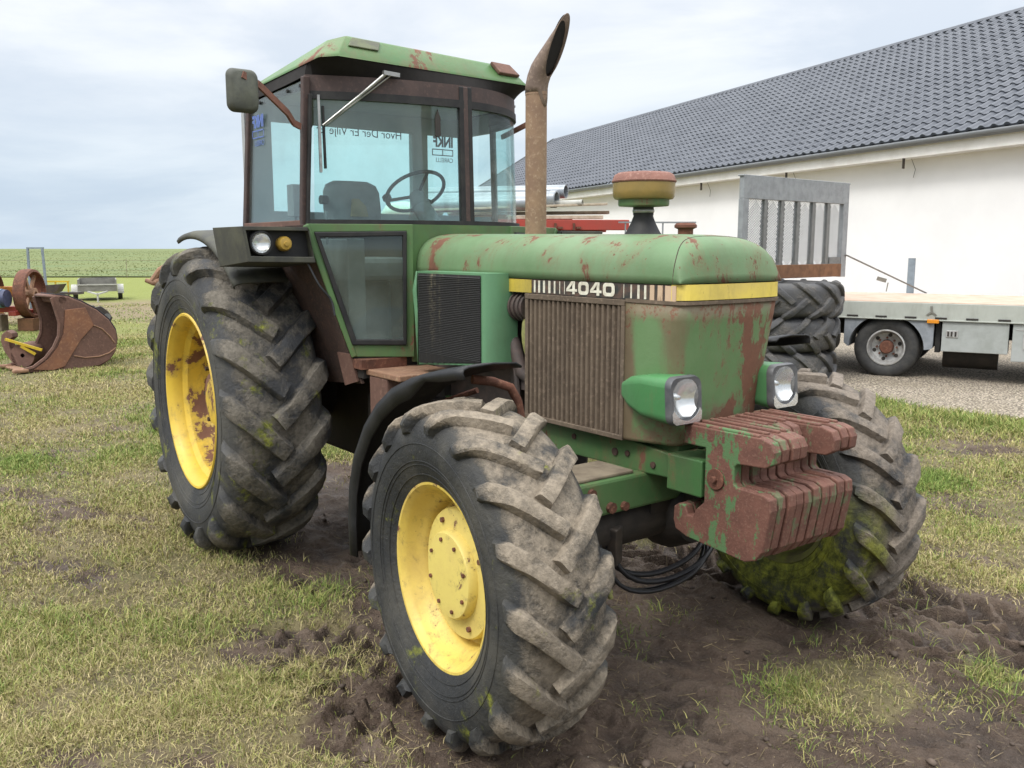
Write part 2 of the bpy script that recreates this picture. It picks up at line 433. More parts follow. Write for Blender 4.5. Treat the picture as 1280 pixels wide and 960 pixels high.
    M['fascia'] = plain('white_fascia', (0.78, 0.77, 0.74), 0.6, alt=(0.68, 0.66, 0.62), scale=2)
    M['gutter'] = plain('grey_gutter', (0.17, 0.18, 0.19), 0.45, alt=(0.15, 0.16, 0.165), scale=3)
    M['tile'] = plain('slate_grey_tile', (0.078, 0.087, 0.105), 0.5, alt=(0.056, 0.064, 0.08), scale=1.3, bump=0.1)
    M['galv'] = plain('galvanised', (0.29, 0.31, 0.32), 0.5, 0.25, alt=(0.22, 0.235, 0.245), scale=9)
    M['galvdark'] = plain('galvanised_dark', (0.20, 0.205, 0.20), 0.55, 0.2, alt=(0.15, 0.155, 0.15), scale=16)
    M['truckgrey'] = plain('truck_grey', (0.36, 0.38, 0.37), 0.5, alt=(0.28, 0.30, 0.28), scale=4)
    M['truckrail'] = paint('truck_rail', (0.40, 0.42, 0.38), (0.36, 0.38, 0.34), rust=0.15, rscale=8, seed=5, dirt=0.25)
    M['deck'] = plain('deck_boards', (0.50, 0.36, 0.28), 0.8, alt=(0.38, 0.28, 0.2), scale=4)
    M['rimgrey'] = plain('rim_grey', (0.48, 0.48, 0.47), 0.45, 0.3, alt=(0.33, 0.32, 0.30))
    M['mudguard'] = plain('mudguard_grey', (0.27, 0.29, 0.32), 0.5, alt=(0.2, 0.22, 0.24))
    M['woodbrown'] = plain('brown_board', (0.20, 0.095, 0.045), 0.8, alt=(0.12, 0.06, 0.03), scale=8)
    M['wood'] = plain('old_wood', (0.22, 0.18, 0.125), 0.85, alt=(0.13, 0.10, 0.07), scale=9)
    M['woodpale'] = plain('pale_wood', (0.48, 0.42, 0.33), 0.85, alt=(0.34, 0.28, 0.2), scale=9)
    M['red'] = paint('red_paint', (0.36, 0.045, 0.03), (0.30, 0.05, 0.035), rust=0.3, rscale=6, seed=2, dirt=0.2)
    M['pipe'] = plain('grey_pipe', (0.33, 0.36, 0.385), 0.35, 0.35, alt=(0.24, 0.26, 0.28), scale=6)
    M['bluegrey'] = plain('blue_grey_paint', (0.20, 0.25, 0.29), 0.6)
    M['bluedark'] = plain('blue_sheet', (0.055, 0.065, 0.13), 0.6, alt=(0.03, 0.035, 0.07))
    M['bluestrap'] = plain('blue_strap', (0.16, 0.30, 0.36), 0.7)
    M['orangepaint'] = paint('orange_paint', (0.50, 0.20, 0.035), rust=0.5, seed=4, rscale=10)
    M['yellowpaint'] = paint('yellow_paint', (0.60, 0.42, 0.02), rust=0.3, seed=7, rscale=12)
    M['palegrey'] = plain('weathered_box', (0.20, 0.195, 0.17), 0.75, alt=(0.14, 0.135, 0.115), scale=5)
    M['palebox'] = plain('weathered_grey', (0.42, 0.42, 0.38), 0.7)
    M['bag'] = plain('white_green_sheet', (0.55, 0.62, 0.52), 0.6, alt=(0.42, 0.5, 0.38), scale=3)

def cowl_mat():
    """Faded green sheet with brown stain along the top and the corners, rust speckle and blisters."""
    t = NT('cowl_paint'); x, y, z = t.sep()
    n1 = t.noise(2.5, 5, 0.6); n2 = t.noise(7, 7, 0.72, stretch=(1, 1, 0.4), dist=0.3); n3 = t.noise(38, 5, 0.7); n4 = t.noise(13, 6, 0.7, off=(3, 1, 2))
    col = t.mix(t.ss(n1, 0.35, 0.65), (0.098, 0.195, 0.074), (0.135, 0.225, 0.10))
    ay = t.math('ABSOLUTE', y)
    nw = t.math('MULTIPLY', t.math('SUBTRACT', n2, 0.5), 0.16)
    top = t.ss(t.math('ADD', z, nw), 1.455, 1.52)
    corner = t.math('MULTIPLY', t.ss(t.math('ADD', x, nw), 0.20, 0.255), t.ss(t.math('ADD', ay, nw), 0.205, 0.255))
    rear = t.ss(t.math('ADD', x, nw), 0.105, 0.07)
    low = t.math('MULTIPLY', t.ss(t.math('ADD', z, nw), 1.17, 1.10), t.ss(n4, 0.40, 0.60))
    st = t.math('MAXIMUM', t.math('MAXIMUM', top, t.math('MULTIPLY', corner, 0.8)), t.math('MAXIMUM', rear, low), clamp=True)
    stain = t.mix(n4, (0.125, 0.085, 0.05), (0.20, 0.15, 0.095))
    col = t.mix(t.math('MULTIPLY', st, 0.95), col, stain)
    # streaks of rust running down the middle of the front
    mid = t.math('MULTIPLY', t.ss(y, -0.12, 0.06), t.ss(x, 0.15, 0.2))
    big = t.ss(t.math('ADD', n2, t.math('MULTIPLY', mid, 0.13)), 0.60, 0.625)
    near = t.ss(t.math('ADD', n2, t.math('ADD', t.math('MULTIPLY', mid, 0.10), t.math('MULTIPLY', st, 0.06))), 0.50, 0.64)
    spk = t.math('MULTIPLY', t.ss(n3, 0.545, 0.58), near)
    halo = t.math('MULTIPLY', near, 0.6)
    col = t.mix(halo, col, (0.175, 0.145, 0.08))
    rm = t.math('MAXIMUM', big, spk)
    col = t.mix(rm, col, t.mix(n3, (0.10, 0.045, 0.028), (0.23, 0.105, 0.06)))
    h = t.math('ADD', t.math('MULTIPLY', rm, -0.6), t.math('MULTIPLY', n3, 0.5))
    return t.done(col, t.math('ADD', 0.52, t.math('MULTIPLY', rm, 0.3)), 0, t.bump(h, 0.35, 0.006))

def screen_mat():
    """Black louvre screen with tan dust caught in vertical drifts."""
    t = NT('screen_black'); n = t.noise(7, 6, 0.7, stretch=(1.6, 1, 0.10)); n2 = t.noise(60, 4, 0.7)
    d = t.math('MULTIPLY', t.ss(n, 0.52, 0.72), t.ss(n2, 0.40, 0.62))
    col = t.mix(n2, (0.012, 0.012, 0.012), (0.035, 0.034, 0.032)); col = t.mix(d, col, (0.19, 0.165, 0.105))
    return t.done(col, 0.7, 0, t.bump(n2, 0.3, 0.004))

def lens_mat():
    t = NT('lamp_reflector')
    w = t.n('ShaderNodeTexWave'); w.inputs['Scale'].default_value = 20; w.inputs['Distortion'].default_value = 0.6
    t.l(t.P, w.inputs['Vector'])
    return t.done((0.86, 0.87, 0.87), 0.22, 1.0, t.bump(w.outputs['Fac'], 0.08, 0.002))
# ------------------------------------------------------------------ wheels
def smooth_profile(pts, n):
    """Catmull-Rom through pts, resampled to n points."""
    P = [pts[0]] + list(pts) + [pts[-1]]; out = []
    for i in range(1, len(P) - 2):
        p0, p1, p2, p3 = (np.array(P[i + k - 1], float) for k in range(4))
        for t in np.linspace(0, 1, 12, endpoint=False):
            out.append(0.5 * ((2 * p1) + (p2 - p0) * t + (2 * p0 - 5 * p1 + 4 * p2 - p3) * t * t + (3 * p1 - p0 - 3 * p2 + p3) * t ** 3))
    out.append(np.array(P[-1], float)); out = np.array(out)
    d = np.concatenate([[0], np.cumsum(np.linalg.norm(np.diff(out, axis=0), axis=1))])
    s = np.linspace(0, d[-1], n)
    return np.stack([np.interp(s, d, out[:, 0]), np.interp(s, d, out[:, 1])], 1)

def tyre_mesh(half, n_lug, lug_h, base_w, top_w, ang, s, down=0.10, nseg=96, rnd=None, crossover=0.02, taper=0.62):
    """half: profile from centre (w=0) to bead, (w, r). s: +1/-1 mirrors across y. Returns MB with axis y."""
    mb = MB()
    hp = smooth_profile(half, 16)
    full = np.concatenate([np.stack([-hp[::-1, 0], hp[::-1, 1]], 1), hp[1:]])
    mb.lathe([(r, s * w) for w, r in full], n=nseg, axis='y')
    # fine half profile with normals
    fp = smooth_profile(half, 120)
    arc = np.concatenate([[0], np.cumsum(np.linalg.norm(np.diff(fp, axis=0), axis=1))])
    tang = np.gradient(fp, axis=0); tang /= np.linalg.norm(tang, axis=1)[:, None]
    nor = np.stack([-tang[:, 1], tang[:, 0]], 1)         # outward: rotate tangent
    nor *= np.sign((nor @ np.array([0.2, 1.0])))[:, None] if False else 1
    if nor[0, 1] < 0: nor = -nor
    # arc length where shoulder is (max width of the tread): r drops below
    rmax = fp[:, 1].max()
    sh = arc[np.argmax(fp[:, 1] < rmax - lug_h * 0.9)]
    s_end = sh + down
    r_ref = rmax
    rnd = rnd or random.Random(3)
    # moulded rings on the sidewalls
    for fr in (0.16, 0.30, 0.36, 0.60):
        rr_ = hp[-1, 1] + (rmax - hp[-1, 1]) * fr; k_ = 60 + int(np.argmin(np.abs(fp[60:, 1] - rr_)))
        for sd in (-1, 1):
            c_ = (fp[k_, 0] + nor[k_, 0] * 0.0005) * sd * s
            mb.tube([(fp[k_, 1] * math.cos(2 * PI * q / 72), c_, fp[k_, 1] * math.sin(2 * PI * q / 72)) for q in range(72)], 0.0022, 5, closed=True)
    for side in (-1, 1):
        for k in range(n_lug):
            th0 = 2 * PI * (k + (0.5 if side > 0 else 0.0)) / n_lug
            rows = []
            st = np.linspace(-crossover, s_end, 13)
            jit = rnd.uniform(-0.006, 0.006)
            wear = rnd.uniform(0.9, 1.04)
            for i, a in enumerate(st):
                aa = abs(a)
                w = np.interp(aa, arc, fp[:, 0]) * (1 if a >= 0 else -1)
                r = np.interp(aa, arc, fp[:, 1])
                nw = np.interp(aa, arc, nor[:, 0]) * (1 if a >= 0 else -1); nr = np.interp(aa, arc, nor[:, 1])
                q = a / sh
                dth = ang * (q * 0.9 + 0.13 * q * q) if a < sh else ang * (1.03 + 0.55 * (a - sh) / sh)
                h = lug_h * wear
                if a > sh: h *= 1 - taper * ((a - sh) / (s_end - sh)) ** 2
                bw = base_w * (1.0 if a < sh else 1 + 0.25 * (a - sh) / (s_end - sh)); tw = top_w
                hs = [(-bw / 2, -0.006), (-bw / 2 * 0.9, h * 0.35), (-tw / 2, h * 0.93), (-tw / 2 + 0.006, h), (tw / 2 - 0.006, h), (tw / 2, h * 0.93), (bw / 2 * 0.9, h * 0.35), (bw / 2, -0.006)]
                # lug runs at an angle: offset across the lug has both circumferential and lateral parts
                ca = 0.80; sa = 0.60 if a < sh else 0.60 * max(0, 1 - (a - sh) / (s_end - sh) * 1.5)
                row = []
                for (o, hh) in hs:
                    n_ = rnd.uniform(-1, 1) * 0.0030
                    aw = a - o * sa
                    ab = abs(aw)
                    ww = np.interp(ab, arc, fp[:, 0]) * (1 if aw >= 0 else -1); r2 = np.interp(ab, arc, fp[:, 1])
                    nw2 = np.interp(ab, arc, nor[:, 0]) * (1 if aw >= 0 else -1); nr2 = np.interp(ab, arc, nor[:, 1])
                    W = ww + nw2 * (hh + n_); RR = r2 + nr2 * (hh + n_)
                    th = th0 + dth + jit + o * ca / max(r, 0.2)
                    row.append((RR * math.cos(th), s * side * W, RR * math.sin(th)))
                rows.append(row)
            b = len(mb.v); nn = len(rows[0])
            mb.grid(rows)
            mb.f.append(tuple(b + j for j in range(nn)))
            mb.f.append(tuple(b + (len(rows) - 1) * nn + j for j in range(nn - 1, -1, -1)))
    return mb

def prof_front():
    return [(0, 0.583), (0.10, 0.579), (0.150, 0.565), (0.176, 0.530), (0.188, 0.485), (0.186, 0.43), (0.165, 0.365), (0.142, 0.325)]
def prof_rear():
    return [(0, 0.828), (0.15, 0.822), (0.214, 0.802), (0.248, 0.757), (0.266, 0.695), (0.265, 0.63), (0.246, 0.55), (0.225, 0.478)]

def bolt_ring(mb, n, rad, y0, y1, r, s, nn=6, ph=0.0):
    for k in range(n):
        a = 2 * PI * k / n + ph
        cx, cz = rad * math.cos(a), rad * math.sin(a)
        mb.tube([(cx, s * y0, cz), (cx, s * y1, cz)], r, nn)

def front_wheel(parent, s, steer, label=None):
    """Front drive wheel: rim is the part, tyre, hub and bolts its sub-parts."""
    # rim: flange, well, disc
    mb = MB()
    pr = [(0.325, 0.125), (0.337, 0.134), (0.341, 0.143), (0.337, 0.150), (0.328, 0.149), (0.316, 0.136), (0.305, 0.118), (0.298, 0.09), (0.28, 0.07), (0.268, 0.055), (0.262, 0.02), (0.25, 0.01), (0.22, 0.01)]
    inner = [(0.22, -0.036), (0.29, -0.04), (0.305, -0.12), (0.336, -0.134), (0.33, -0.15), (0.30, -0.13), (0.285, -0.05)]
    mb.lathe([(r, s * y) for r, y in pr], 72, 'y')
    rim = mb.build('wheel', M['yellow'], parent, (0, s * (0.958 if s < 0 else 0.925), 0.605 if s < 0 else 0.575), (0, 0, steer), smooth=35)
    rim.scale = (0.985, 1, 0.985) if s < 0 else (0.955, 1, 0.955)
    rb = MB(); rb.lathe([(r, s * y) for r, y in inner], 72, 'y'); rb.build('rim_back', M['rimback'], rim, smooth=35)
    if label: rim['label'] = label
    t = tyre_mesh(prof_front(), 18, 0.038, 0.064, 0.048, 0.28, s, down=0.034)
    ty = t.build('tyre', M['tyreF'] if s < 0 else M['tyreFL'], rim, smooth=38)
    ty['label'] = 'lugged black tyre caked with dry mud' if s < 0 else 'lugged tyre with yellow green moss on its wall'
    h = MB()
    hp = [(0.236, 0.0), (0.236, 0.062), (0.230, 0.072), (0.175, 0.077), (0.160, 0.078), (0.157, 0.104), (0.151, 0.111), (0.11, 0.114), (0.0, 0.115)]
    h.lathe([(r, s * y) for r, y in hp], 56, 'y')
    hub = h.build('hub', M['yellowhub'], rim, smooth=35)
    b = MB()
    bolt_ring(b, 4, 0.198, 0.07, 0.086, 0.010, s, ph=0.5)
    bolt_ring(b, 8, 0.128, 0.108, 0.120, 0.0075, s, ph=0.3)
    build_each(b, 'wheel_bolt', M['rust'], rim, smooth=40)
    return rim

def rear_wheel(parent, s):
    mb = MB()
    pr = [(0.485, 0.16), (0.498, 0.168), (0.503, 0.178), (0.497, 0.186), (0.486, 0.184), (0.472, 0.165), (0.458, 0.145), (0.452, 0.10), (0.425, 0.075), (0.418, 0.03), (0.412, -0.03), (0.40, -0.05), (0.35, -0.04), (0.22, 0.0), (0.16, 0.005), (0.15, 0.05), (0.10, 0.06), (0.0, 0.06)]
    mb.lathe([(r, s * (y + 0.055)) for r, y in pr], 80, 'y')
    inner = [(0.40, -0.06), (0.44, -0.10), (0.475, -0.16), (0.50, -0.17), (0.495, -0.186), (0.46, -0.17), (0.43, -0.1)]
    mb.lathe([(r, s * y) for r, y in inner], 80, 'y')
    rim = mb.build('wheel', M['yellowrust'], parent, (-2.612, s * 0.873, 0.868), (0, 0, -0.045 if s < 0 else 0), smooth=35)
    t = tyre_mesh(prof_rear(), 17, 0.050, 0.105, 0.078, 0.29, s, down=0.075, rnd=random.Random(5), taper=0.75)
    t.build('tyre', M['tyreR'], rim, smooth=38)
    b = MB(); bolt_ring(b, 10, 0.26, 0.04, 0.08, 0.014, s)
    build_each(b, 'wheel_bolt', M['rustdark'], rim, smooth=40)
    return rim

def mirror_y(mb):
    m2 = MB(); m2.v = [(x, -y, z) for x, y, z in mb.v]; m2.f = [tuple(reversed(f)) for f in mb.f]; return m2

def rrect(y0, y1, z0, z1, r, n=5):
    pts = []
    for cy, cz, a0 in ((y1 - r, z1 - r, 0), (y0 + r, z1 - r, 90), (y0 + r, z0 + r, 180), (y1 - r, z0 + r, 270)):
        for k in range(n + 1):
            a = R(a0 + 90 * k / n)
            pts.append((cy + r * math.cos(a), cz + r * math.sin(a)))
    return pts

def text_mesh(body, size, mat, name, parent, origin, right, up, mirror=False, bold=0.0, sx=1.0, depth=0.0005, align='LEFT'):
    """Lettering as a thin mesh; right / up are the reading directions in the parent's space."""
    cu = bpy.data.curves.new(name, 'FONT'); cu.body = body; cu.size = size; cu.extrude = depth; cu.offset = bold
    cu.align_x = align; cu.resolution_u = 3
    tmp = bpy.data.objects.new(name, cu); COL.objects.link(tmp)
    dg = bpy.context.evaluated_depsgraph_get(); dg.update()
    me = bpy.data.meshes.new_from_object(tmp.evaluated_get(dg))
    bpy.data.objects.remove(tmp); bpy.data.curves.remove(cu)
    rt = Vector(right).normalized(); u = Vector(up).normalized(); n = rt.cross(u)
    o0 = Vector(origin)
    for v in me.vertices:
        p = v.co.copy()
        v.co = o0 + rt * (p.x * sx) + u * p.y + n * p.z
    me.name = name
    me.materials.clear(); me.materials.append(mat)
    o = bpy.data.objects.new(name, me); COL.objects.link(o); o.parent = parent
    return o

def flat_poly(mb, pts, d):
    mb.prism(pts, d)

# ------------------------------------------------------------------ tractor
def super_hood():
    """Bonnet top: superellipse across, falling off at the nose."""
    mb = MB(); rows = []
    hw = 0.287; z0 = 1.606
    xs = [-1.47, -1.43, -1.2, -0.9, -0.6, -0.3, -0.1]
    na = 40
    sect = [(x, 1.0) for x in xs] + [(0.05, 1.0), (0.14, 0.99), (0.20, 0.965), (0.235, 0.93), (0.262, 0.88), (0.282, 0.80), (0.296, 0.70), (0.305, 0.55), (0.312, 0.36), (0.317, 0.18), (0.321, 0.0)]
    for (x, g) in sect:
        H = 0.196 - 0.022 * (x + 1.47) / 1.8
        if x < -1.45: H *= 0.985
        row = []
        for k in range(na + 1):
            a = PI * k / na
            c = math.cos(a); s_ = math.sin(a)
            p = 3.6
            y = hw * (1 if c >= 0 else -1) * abs(c) ** (2 / p)
            z = z0 + H * g * abs(s_) ** (2 / 3.0) - 0.004 * (y / hw) ** 2 * g
            xb = x + (0.014 * (1 - (y / hw) ** 2) if x > 0.1 else 0)
            row.append((xb, y, z))
        rows.append(row)
    mb.grid(rows)
    return mb

def nose_outline(z):
    """Plan outline of the cowl at height z, from right rear round the front to left rear."""
    t = (z - 1.0) / 0.545
    hw = 0.238 + 0.047 * min(1, t * 1.1); fx = 0.262 + 0.066 * t; r = 0.055
    pts = [(0.045, -0.285)]
    pts.append((0.12, -0.285 + (0.285 - hw) * 0.35))
    for k in range(7):
        a = R(-90 + 90 * k / 6)
        pts.append((fx - r + r * math.cos(a), -hw + r + r * math.sin(a)))
    for k in range(1, 6):
        yy = -hw + r + (2 * hw - 2 * r) * k / 6
        pts.append((fx + 0.014 * (1 - (yy / hw) ** 2), yy))
    for k in range(7):
        a = R(0 + 90 * k / 6)
        pts.append((fx - r + r * math.cos(a), hw - r + r * math.sin(a)))
    pts.append((0.12, 0.285 - (0.285 - hw) * 0.35))
    pts.append((0.045, 0.285))
    return [(x, y, z) for x, y in pts]

DIG0 = [(0.0, 0.0), (1.0, 1.0)]
def digit_zero(mb, x0, x1, z0, z1, y, tk):
    o = rrect(x0, x1, z0, z1, 0.017, 4); i = rrect(x0 + tk, x1 - tk, z0 + tk * 0.8, z1 - tk * 0.8, 0.007, 4)
    n = len(o)
    vs = [(p[0], y, p[1]) for p in o] + [(p[0], y, p[1]) for p in i] + [(p[0], y - 0.0015, p[1]) for p in o] + [(p[0], y - 0.0015, p[1]) for p in i]
    fs = []
    for k in range(n):
        k2 = (k + 1) % n
        fs.append((2 * n + k, 2 * n + k2, 3 * n + k2, 3 * n + k))
    mb.add(vs, fs)
def digit_four(mb, x0, x1, z0, z1, y):
    w = x1 - x0; h = z1 - z0
    X = lambda a: x0 + w * a
    Z = lambda b: z0 + h * b
    for k, quad in enumerate(([(0.56, 0), (0.80, 0), (0.80, 1), (0.56, 1)], [(0.02, 0.20), (1.0, 0.20), (1.0, 0.40), (0.02, 0.40)], [(0.02, 0.38), (0.30, 0.38), (0.74, 1.0), (0.48, 1.0)])):
        yy = y - 0.0008 * k
        mb.add([(X(a), yy, Z(b)) for a, b in quad], [(0, 1, 2, 3)])

# windscreen line in plan: (x, y), from the right front pillar round to the left side
WS = [(-1.72, -0.775), (-1.63, -0.57), (-1.555, -0.33), (-1.515, -0.10), (-1.505, 0.09), (-1.535, 0.25), (-1.62, 0.42), (-1.78, 0.585), (-2.0, 0.70), (-2.25, 0.765)]
def ws_curve(n=60):
    c = smooth_profile(WS, n); return c
WSC = ws_curve(80)
def ws_pt(f, z):
    """Point on the windscreen surface: f in 0..1 along the curve, leaning in towards the top."""
    i = f * 79; k = int(min(78, math.floor(i))); a = i - k
    p = WSC[k] * (1 - a) + WSC[k + 1] * a
    s = (z - 1.865) / 0.62 * 0.028
    c = np.array([-2.1, 0.0])
    p = c + (p - c) * (1 - s)
    return (p[0], p[1], z)
def ws_at_y(y):
    """Curve parameter with the given y."""
    return float(np.interp(y, WSC[:, 1], np.linspace(0, 1, 80)))

def ws_strip(mb, f0, f1, z0, z1, th=0.02, n=14, off=0.0):
    """A curved solid strip following the screen."""
    rows = []
    for k in range(n + 1):
        f = f0 + (f1 - f0) * k / n
        a = Vector(ws_pt(f, z0)); b = Vector(ws_pt(f, z1))
        e = 0.004
        t = Vector(ws_pt(min(1, f + e), z0)) - Vector(ws_pt(max(0, f - e), z0)); t.z = 0; t.normalize()
        nn = Vector((t.y, -t.x, 0))              # outward
        rows.append([a + nn * (off + th / 2), b + nn * (off + th / 2), b + nn * (off - th / 2), a + nn * (off - th / 2), a + nn * (off + th / 2)])
    b0 = len(mb.v)
    mb.grid(rows)
    mb.f.append((b0, b0 + 1, b0 + 2, b0 + 3)); e0 = b0 + n * 5
    mb.f.append((e0 + 3, e0 + 2, e0 + 1, e0))

def headlight(root, s):
    mb = MB()
    sect = []
    for (x, y0, y1, z0, z1, r) in ((0.045, 0.255, 0.300, 1.165, 1.225, 0.015), (0.11, 0.235, 0.335, 1.135, 1.255, 0.03), (0.20, 0.215, 0.360, 1.115, 1.272, 0.03), (0.30, 0.205, 0.366, 1.108, 1.277, 0.036), (0.342, 0.203, 0.369, 1.105, 1.279, 0.037)):
        sect.append([(x, s * y, z) for y, z in rrect(y0, y1, z0, z1, r)])
    for q in sect: q.append(q[0])
    mb.grid(sect)
    mb.f.append(tuple(range(len(sect[0]) - 1)))
    body = mb.build('headlight', M['greenbright'], root, smooth=50)
    b = MB()
    n = 40
    o1 = rrect(0.202, 0.370, 1.104, 1.280, 0.038, 9); 
    rows = []
    for x, pts in ((0.338, o1), (0.354, o1), (0.364, rrect(0.206, 0.366, 1.108, 1.276, 0.036, 9))):
        rows.append([(x - 0.006 * ((z - 1.19) / 0.09), s * y, z) for y, z in pts])
    cy, cz, rr = 0.286, 1.198, 0.0745
    m = len(o1)
    circ = []
    for (y, z) in o1:
        a = math.atan2(z - cz, y - cy); circ.append((cy + rr * math.cos(a), cz + rr * math.sin(a)))
    rows.append([(0.362 - 0.006 * ((z - 1.19) / 0.09), s * y, z) for y, z in circ])
    rows.append([(0.335 - 0.006 * ((z - 1.19) / 0.09), s * y, z) for y, z in circ])
    for q in rows: q.append(q[0])
    b.grid(rows)
    b.build('bezel', M['bezel'], body, smooth=35)
    # silver lower plate with screws
    p = MB(); poly = []
    for a in np.linspace(R(208), R(332), 14): poly.append((cy + 0.0765 * math.cos(a), cz + 0.0765 * math.sin(a)))
    poly += [(0.363, 1.150), (0.361, 1.122), (0.345, 1.110), (0.226, 1.110), (0.212, 1.122), (0.209, 1.150)]
    p.prism([(0.3645 - 0.006 * ((z - 1.19) / 0.09), s * y, z) for y, z in poly], (0.003, 0, 0))
    p.build('trim_plate', M['silver'], body)
    l = MB()
    l.lathe([(0.0745, 0.014), (0.066, 0.002), (0.05, -0.012), (0.03, -0.022), (0.012, -0.027), (0.008, -0.012), (0.0, -0.010)], 36, 'x', (0.342, s * cy, cz))
    l.build('reflector', M['lens'], body, smooth=60)
    l = MB(); l.lathe([(0.0745, 0.0), (0.06, 0.006), (0.03, 0.010), (0, 0.011)], 32, 'x', (0.357, s * cy, cz)); l.build('lens', M['lensglass'], body, smooth=60)
    return body

def weight_poly(short=False):
    tip = 0.60 if short else 0.730
    P = [(0.335, 1.103), (tip - 0.055, 1.103), (tip - 0.015, 1.092), (tip, 1.063), (tip - 0.004, 1.022), (tip - 0.035, 1.004), (0.58 if not short else 0.572, 0.997), (0.567, 0.984), (0.567, 0.925), (0.58, 0.914), (0.69, 0.912), (0.720, 0.899), (0.724, 0.86), (0.697, 0.712), (0.668, 0.675), (0.625, 0.660), (0.36, 0.682), (0.305, 0.70), (0.293, 0.735), (0.296, 0.785), (0.318, 0.80), (0.35, 0.80), (0.362, 0.765), (0.385, 0.765), (0.405, 0.80), (0.437, 0.83), (0.437, 1.03), (0.335, 1.03)]
    return P

def build_tractor():
    T = empty('tractor', (0, 0, 0), 0, 'weathered green cabbed farm tractor with yellow wheels and rusty front weights, standing in the mud', 'tractor')
    # ---------------- wheels
    STEER = -0.09
    front_wheel(T, -1, STEER); front_wheel(T, 1, STEER - 0.05)
    rear_wheel(T, -1); rear_wheel(T, 1)
    # ---------------- bonnet
    hood = super_hood().build('hood', M['hood'], T, smooth=32, solid=0.006)
    f = MB()                                        # black gap and lip under the bonnet
    f.bx(-1.45, 0.300, -0.280, 0.280, 1.594, 1.607)
    f.build('hood_seal', M['dark'], T)
    seam = MB(); path = []
    for k in range(31):
        a = PI * k / 30; c = math.cos(a); s_ = math.sin(a)
        xx = 0.285 - 0.075 * s_ ** 3
        g = float(np.interp(xx, [0.14, 0.20, 0.235, 0.262, 0.282, 0.296], [0.99, 0.965, 0.93, 0.88, 0.80, 0.70])); H = 0.196 - 0.022 * (xx + 1.47) / 1.8
        y = 0.2885 * (1 if c >= 0 else -1) * abs(c) ** (2 / 3.6); z = 1.6075 + H * g * abs(s_) ** (2 / 3.0) - 0.004 * (y / 0.287) ** 2 * g
        path.append((xx + 0.014 * (1 - (y / 0.287) ** 2), y, z + 0.001))
    seam.tube(path, 0.0022, 6); seam.build('nose_seam', M['rustdark'], hood)
    # radiator cap
    c = MB(); c.lathe([(0.0, 1.832), (0.036, 1.83), (0.044, 1.822), (0.044, 1.812), (0.03, 1.806), (0.03, 1.775)], 24, 'z', (0.05, 0.03, 0))
    c.build('radiator_cap', M['rust'], T, smooth=40)
    # ---------------- stripe band under the bonnet
    b = MB(); b.bx(-0.76, 0.29, -0.286, -0.270, 1.540, 1.600); 
    band = b.build('side_band', M['decalblack'], T)
    b = MB(); b.bx(-0.76, 0.29, 0.270, 0.286, 1.540, 1.600); b.build('side_band', M['decalblack'], T)
    y = -0.2875
    q = MB(); q.bx(-0.752, -0.531, y, y + 0.004, 1.542, 1.598); q.build('yellow_stripe', M['bandold'], band)
    q = MB()
    for a, e in ((-0.514, -0.503), (-0.484, -0.472), (-0.452, -0.439), (-0.417, -0.403), (-0.381, -0.371), (-0.345, -0.341), (-0.314, -0.311), (0.033, 0.036), (0.070, 0.078), (0.107, 0.118), (0.142, 0.153)):
        q.bx(a, e, y, y + 0.003, 1.545, 1.596)
    build_each(q, 'white_bar', M['decalwhite'], band)
    q = MB()
    for a, e in ((0.172, 0.194), (0.211, 0.235), (0.248, 0.300)):
        q.bx(a, e, y - 0.0006, y + 0.003, 1.543, 1.598)
    build_each(q, 'peeled_bar', M['peach'], band)
    q = MB(); z0, z1 = 1.547, 1.599
    digit_four(q, -0.300, -0.232, z0, z1, y - 0.001); digit_zero(q, -0.226, -0.163, z0, z1, y + 0.0005, 0.017)
    digit_four(q, -0.155, -0.087, z0, z1, y - 0.001); digit_zero(q, -0.081, -0.014, z0, z1, y + 0.0005, 0.017)
    o = q.build('model_number', M['decalwhite'], band, fix=False); o['label'] = 'pale numerals 4040'
    fb = MB()
    op = [p for p in nose_outline(1.545) if p[0] > 0.15]
    rows = [[(x + 0.006, yy * 1.012, z) for x, yy, _ in op] for z in (1.546, 1.603)]
    fb.grid(rows); fb.build('yellow_stripe', M['band'], band)
    tr = MB()
    op = nose_outline(1.545); tr.grid([[(x + 0.004, yy * 1.01, z) for x, yy, _ in op] for z in (1.530, 1.543)])
    tr.build('band_trim', M['grille'], T, solid=0.008)
    # ---------------- cowl
    mb = MB()
    zs = [0.998, 1.01, 1.08, 1.16, 1.24, 1.32, 1.40, 1.47, 1.532]
    mb.grid([nose_outline(z) for z in zs])
    mb.build('cowl', M['cowl'], T, smooth=45, solid=0.006)
    for s in (-1, 1): headlight(T, s)
    # grille panels each side
    for s in (-1, 1):
        g = MB()
        g.bx(-0.565, 0.042, s * 0.272, s * 0.279, 1.0, 1.53)
        gp = g.build('grille', M['grilleback'], T)
        fr = MB(); yy = s * 0.285
        for (x0, x1, z0, z1) in ((-0.570, -0.548, 0.995, 1.536), (0.026, 0.046, 0.995, 1.536), (-0.57, 0.046, 1.515, 1.538), (-0.57, 0.046, 0.993, 1.012)):
            d = 0.008 if z1 - z0 > 0.1 else 0.0095
            fr.bx(x0, x1, yy - d, yy + d, z0, z1)
        n = 19
        for k in range(n):
            x = -0.548 + (0.574) * (k + 0.5) / n
            fr.prism([(x - 0.0115, s * 0.277, 1.01), (x - 0.006, s * 0.2905, 1.01), (x + 0.006, s * 0.2905, 1.01), (x + 0.0115, s * 0.277, 1.01)], (0, 0, 0.507))
        fr.build('grille_ribs', M['grille'], gp, bevel=0.002, seg=1)
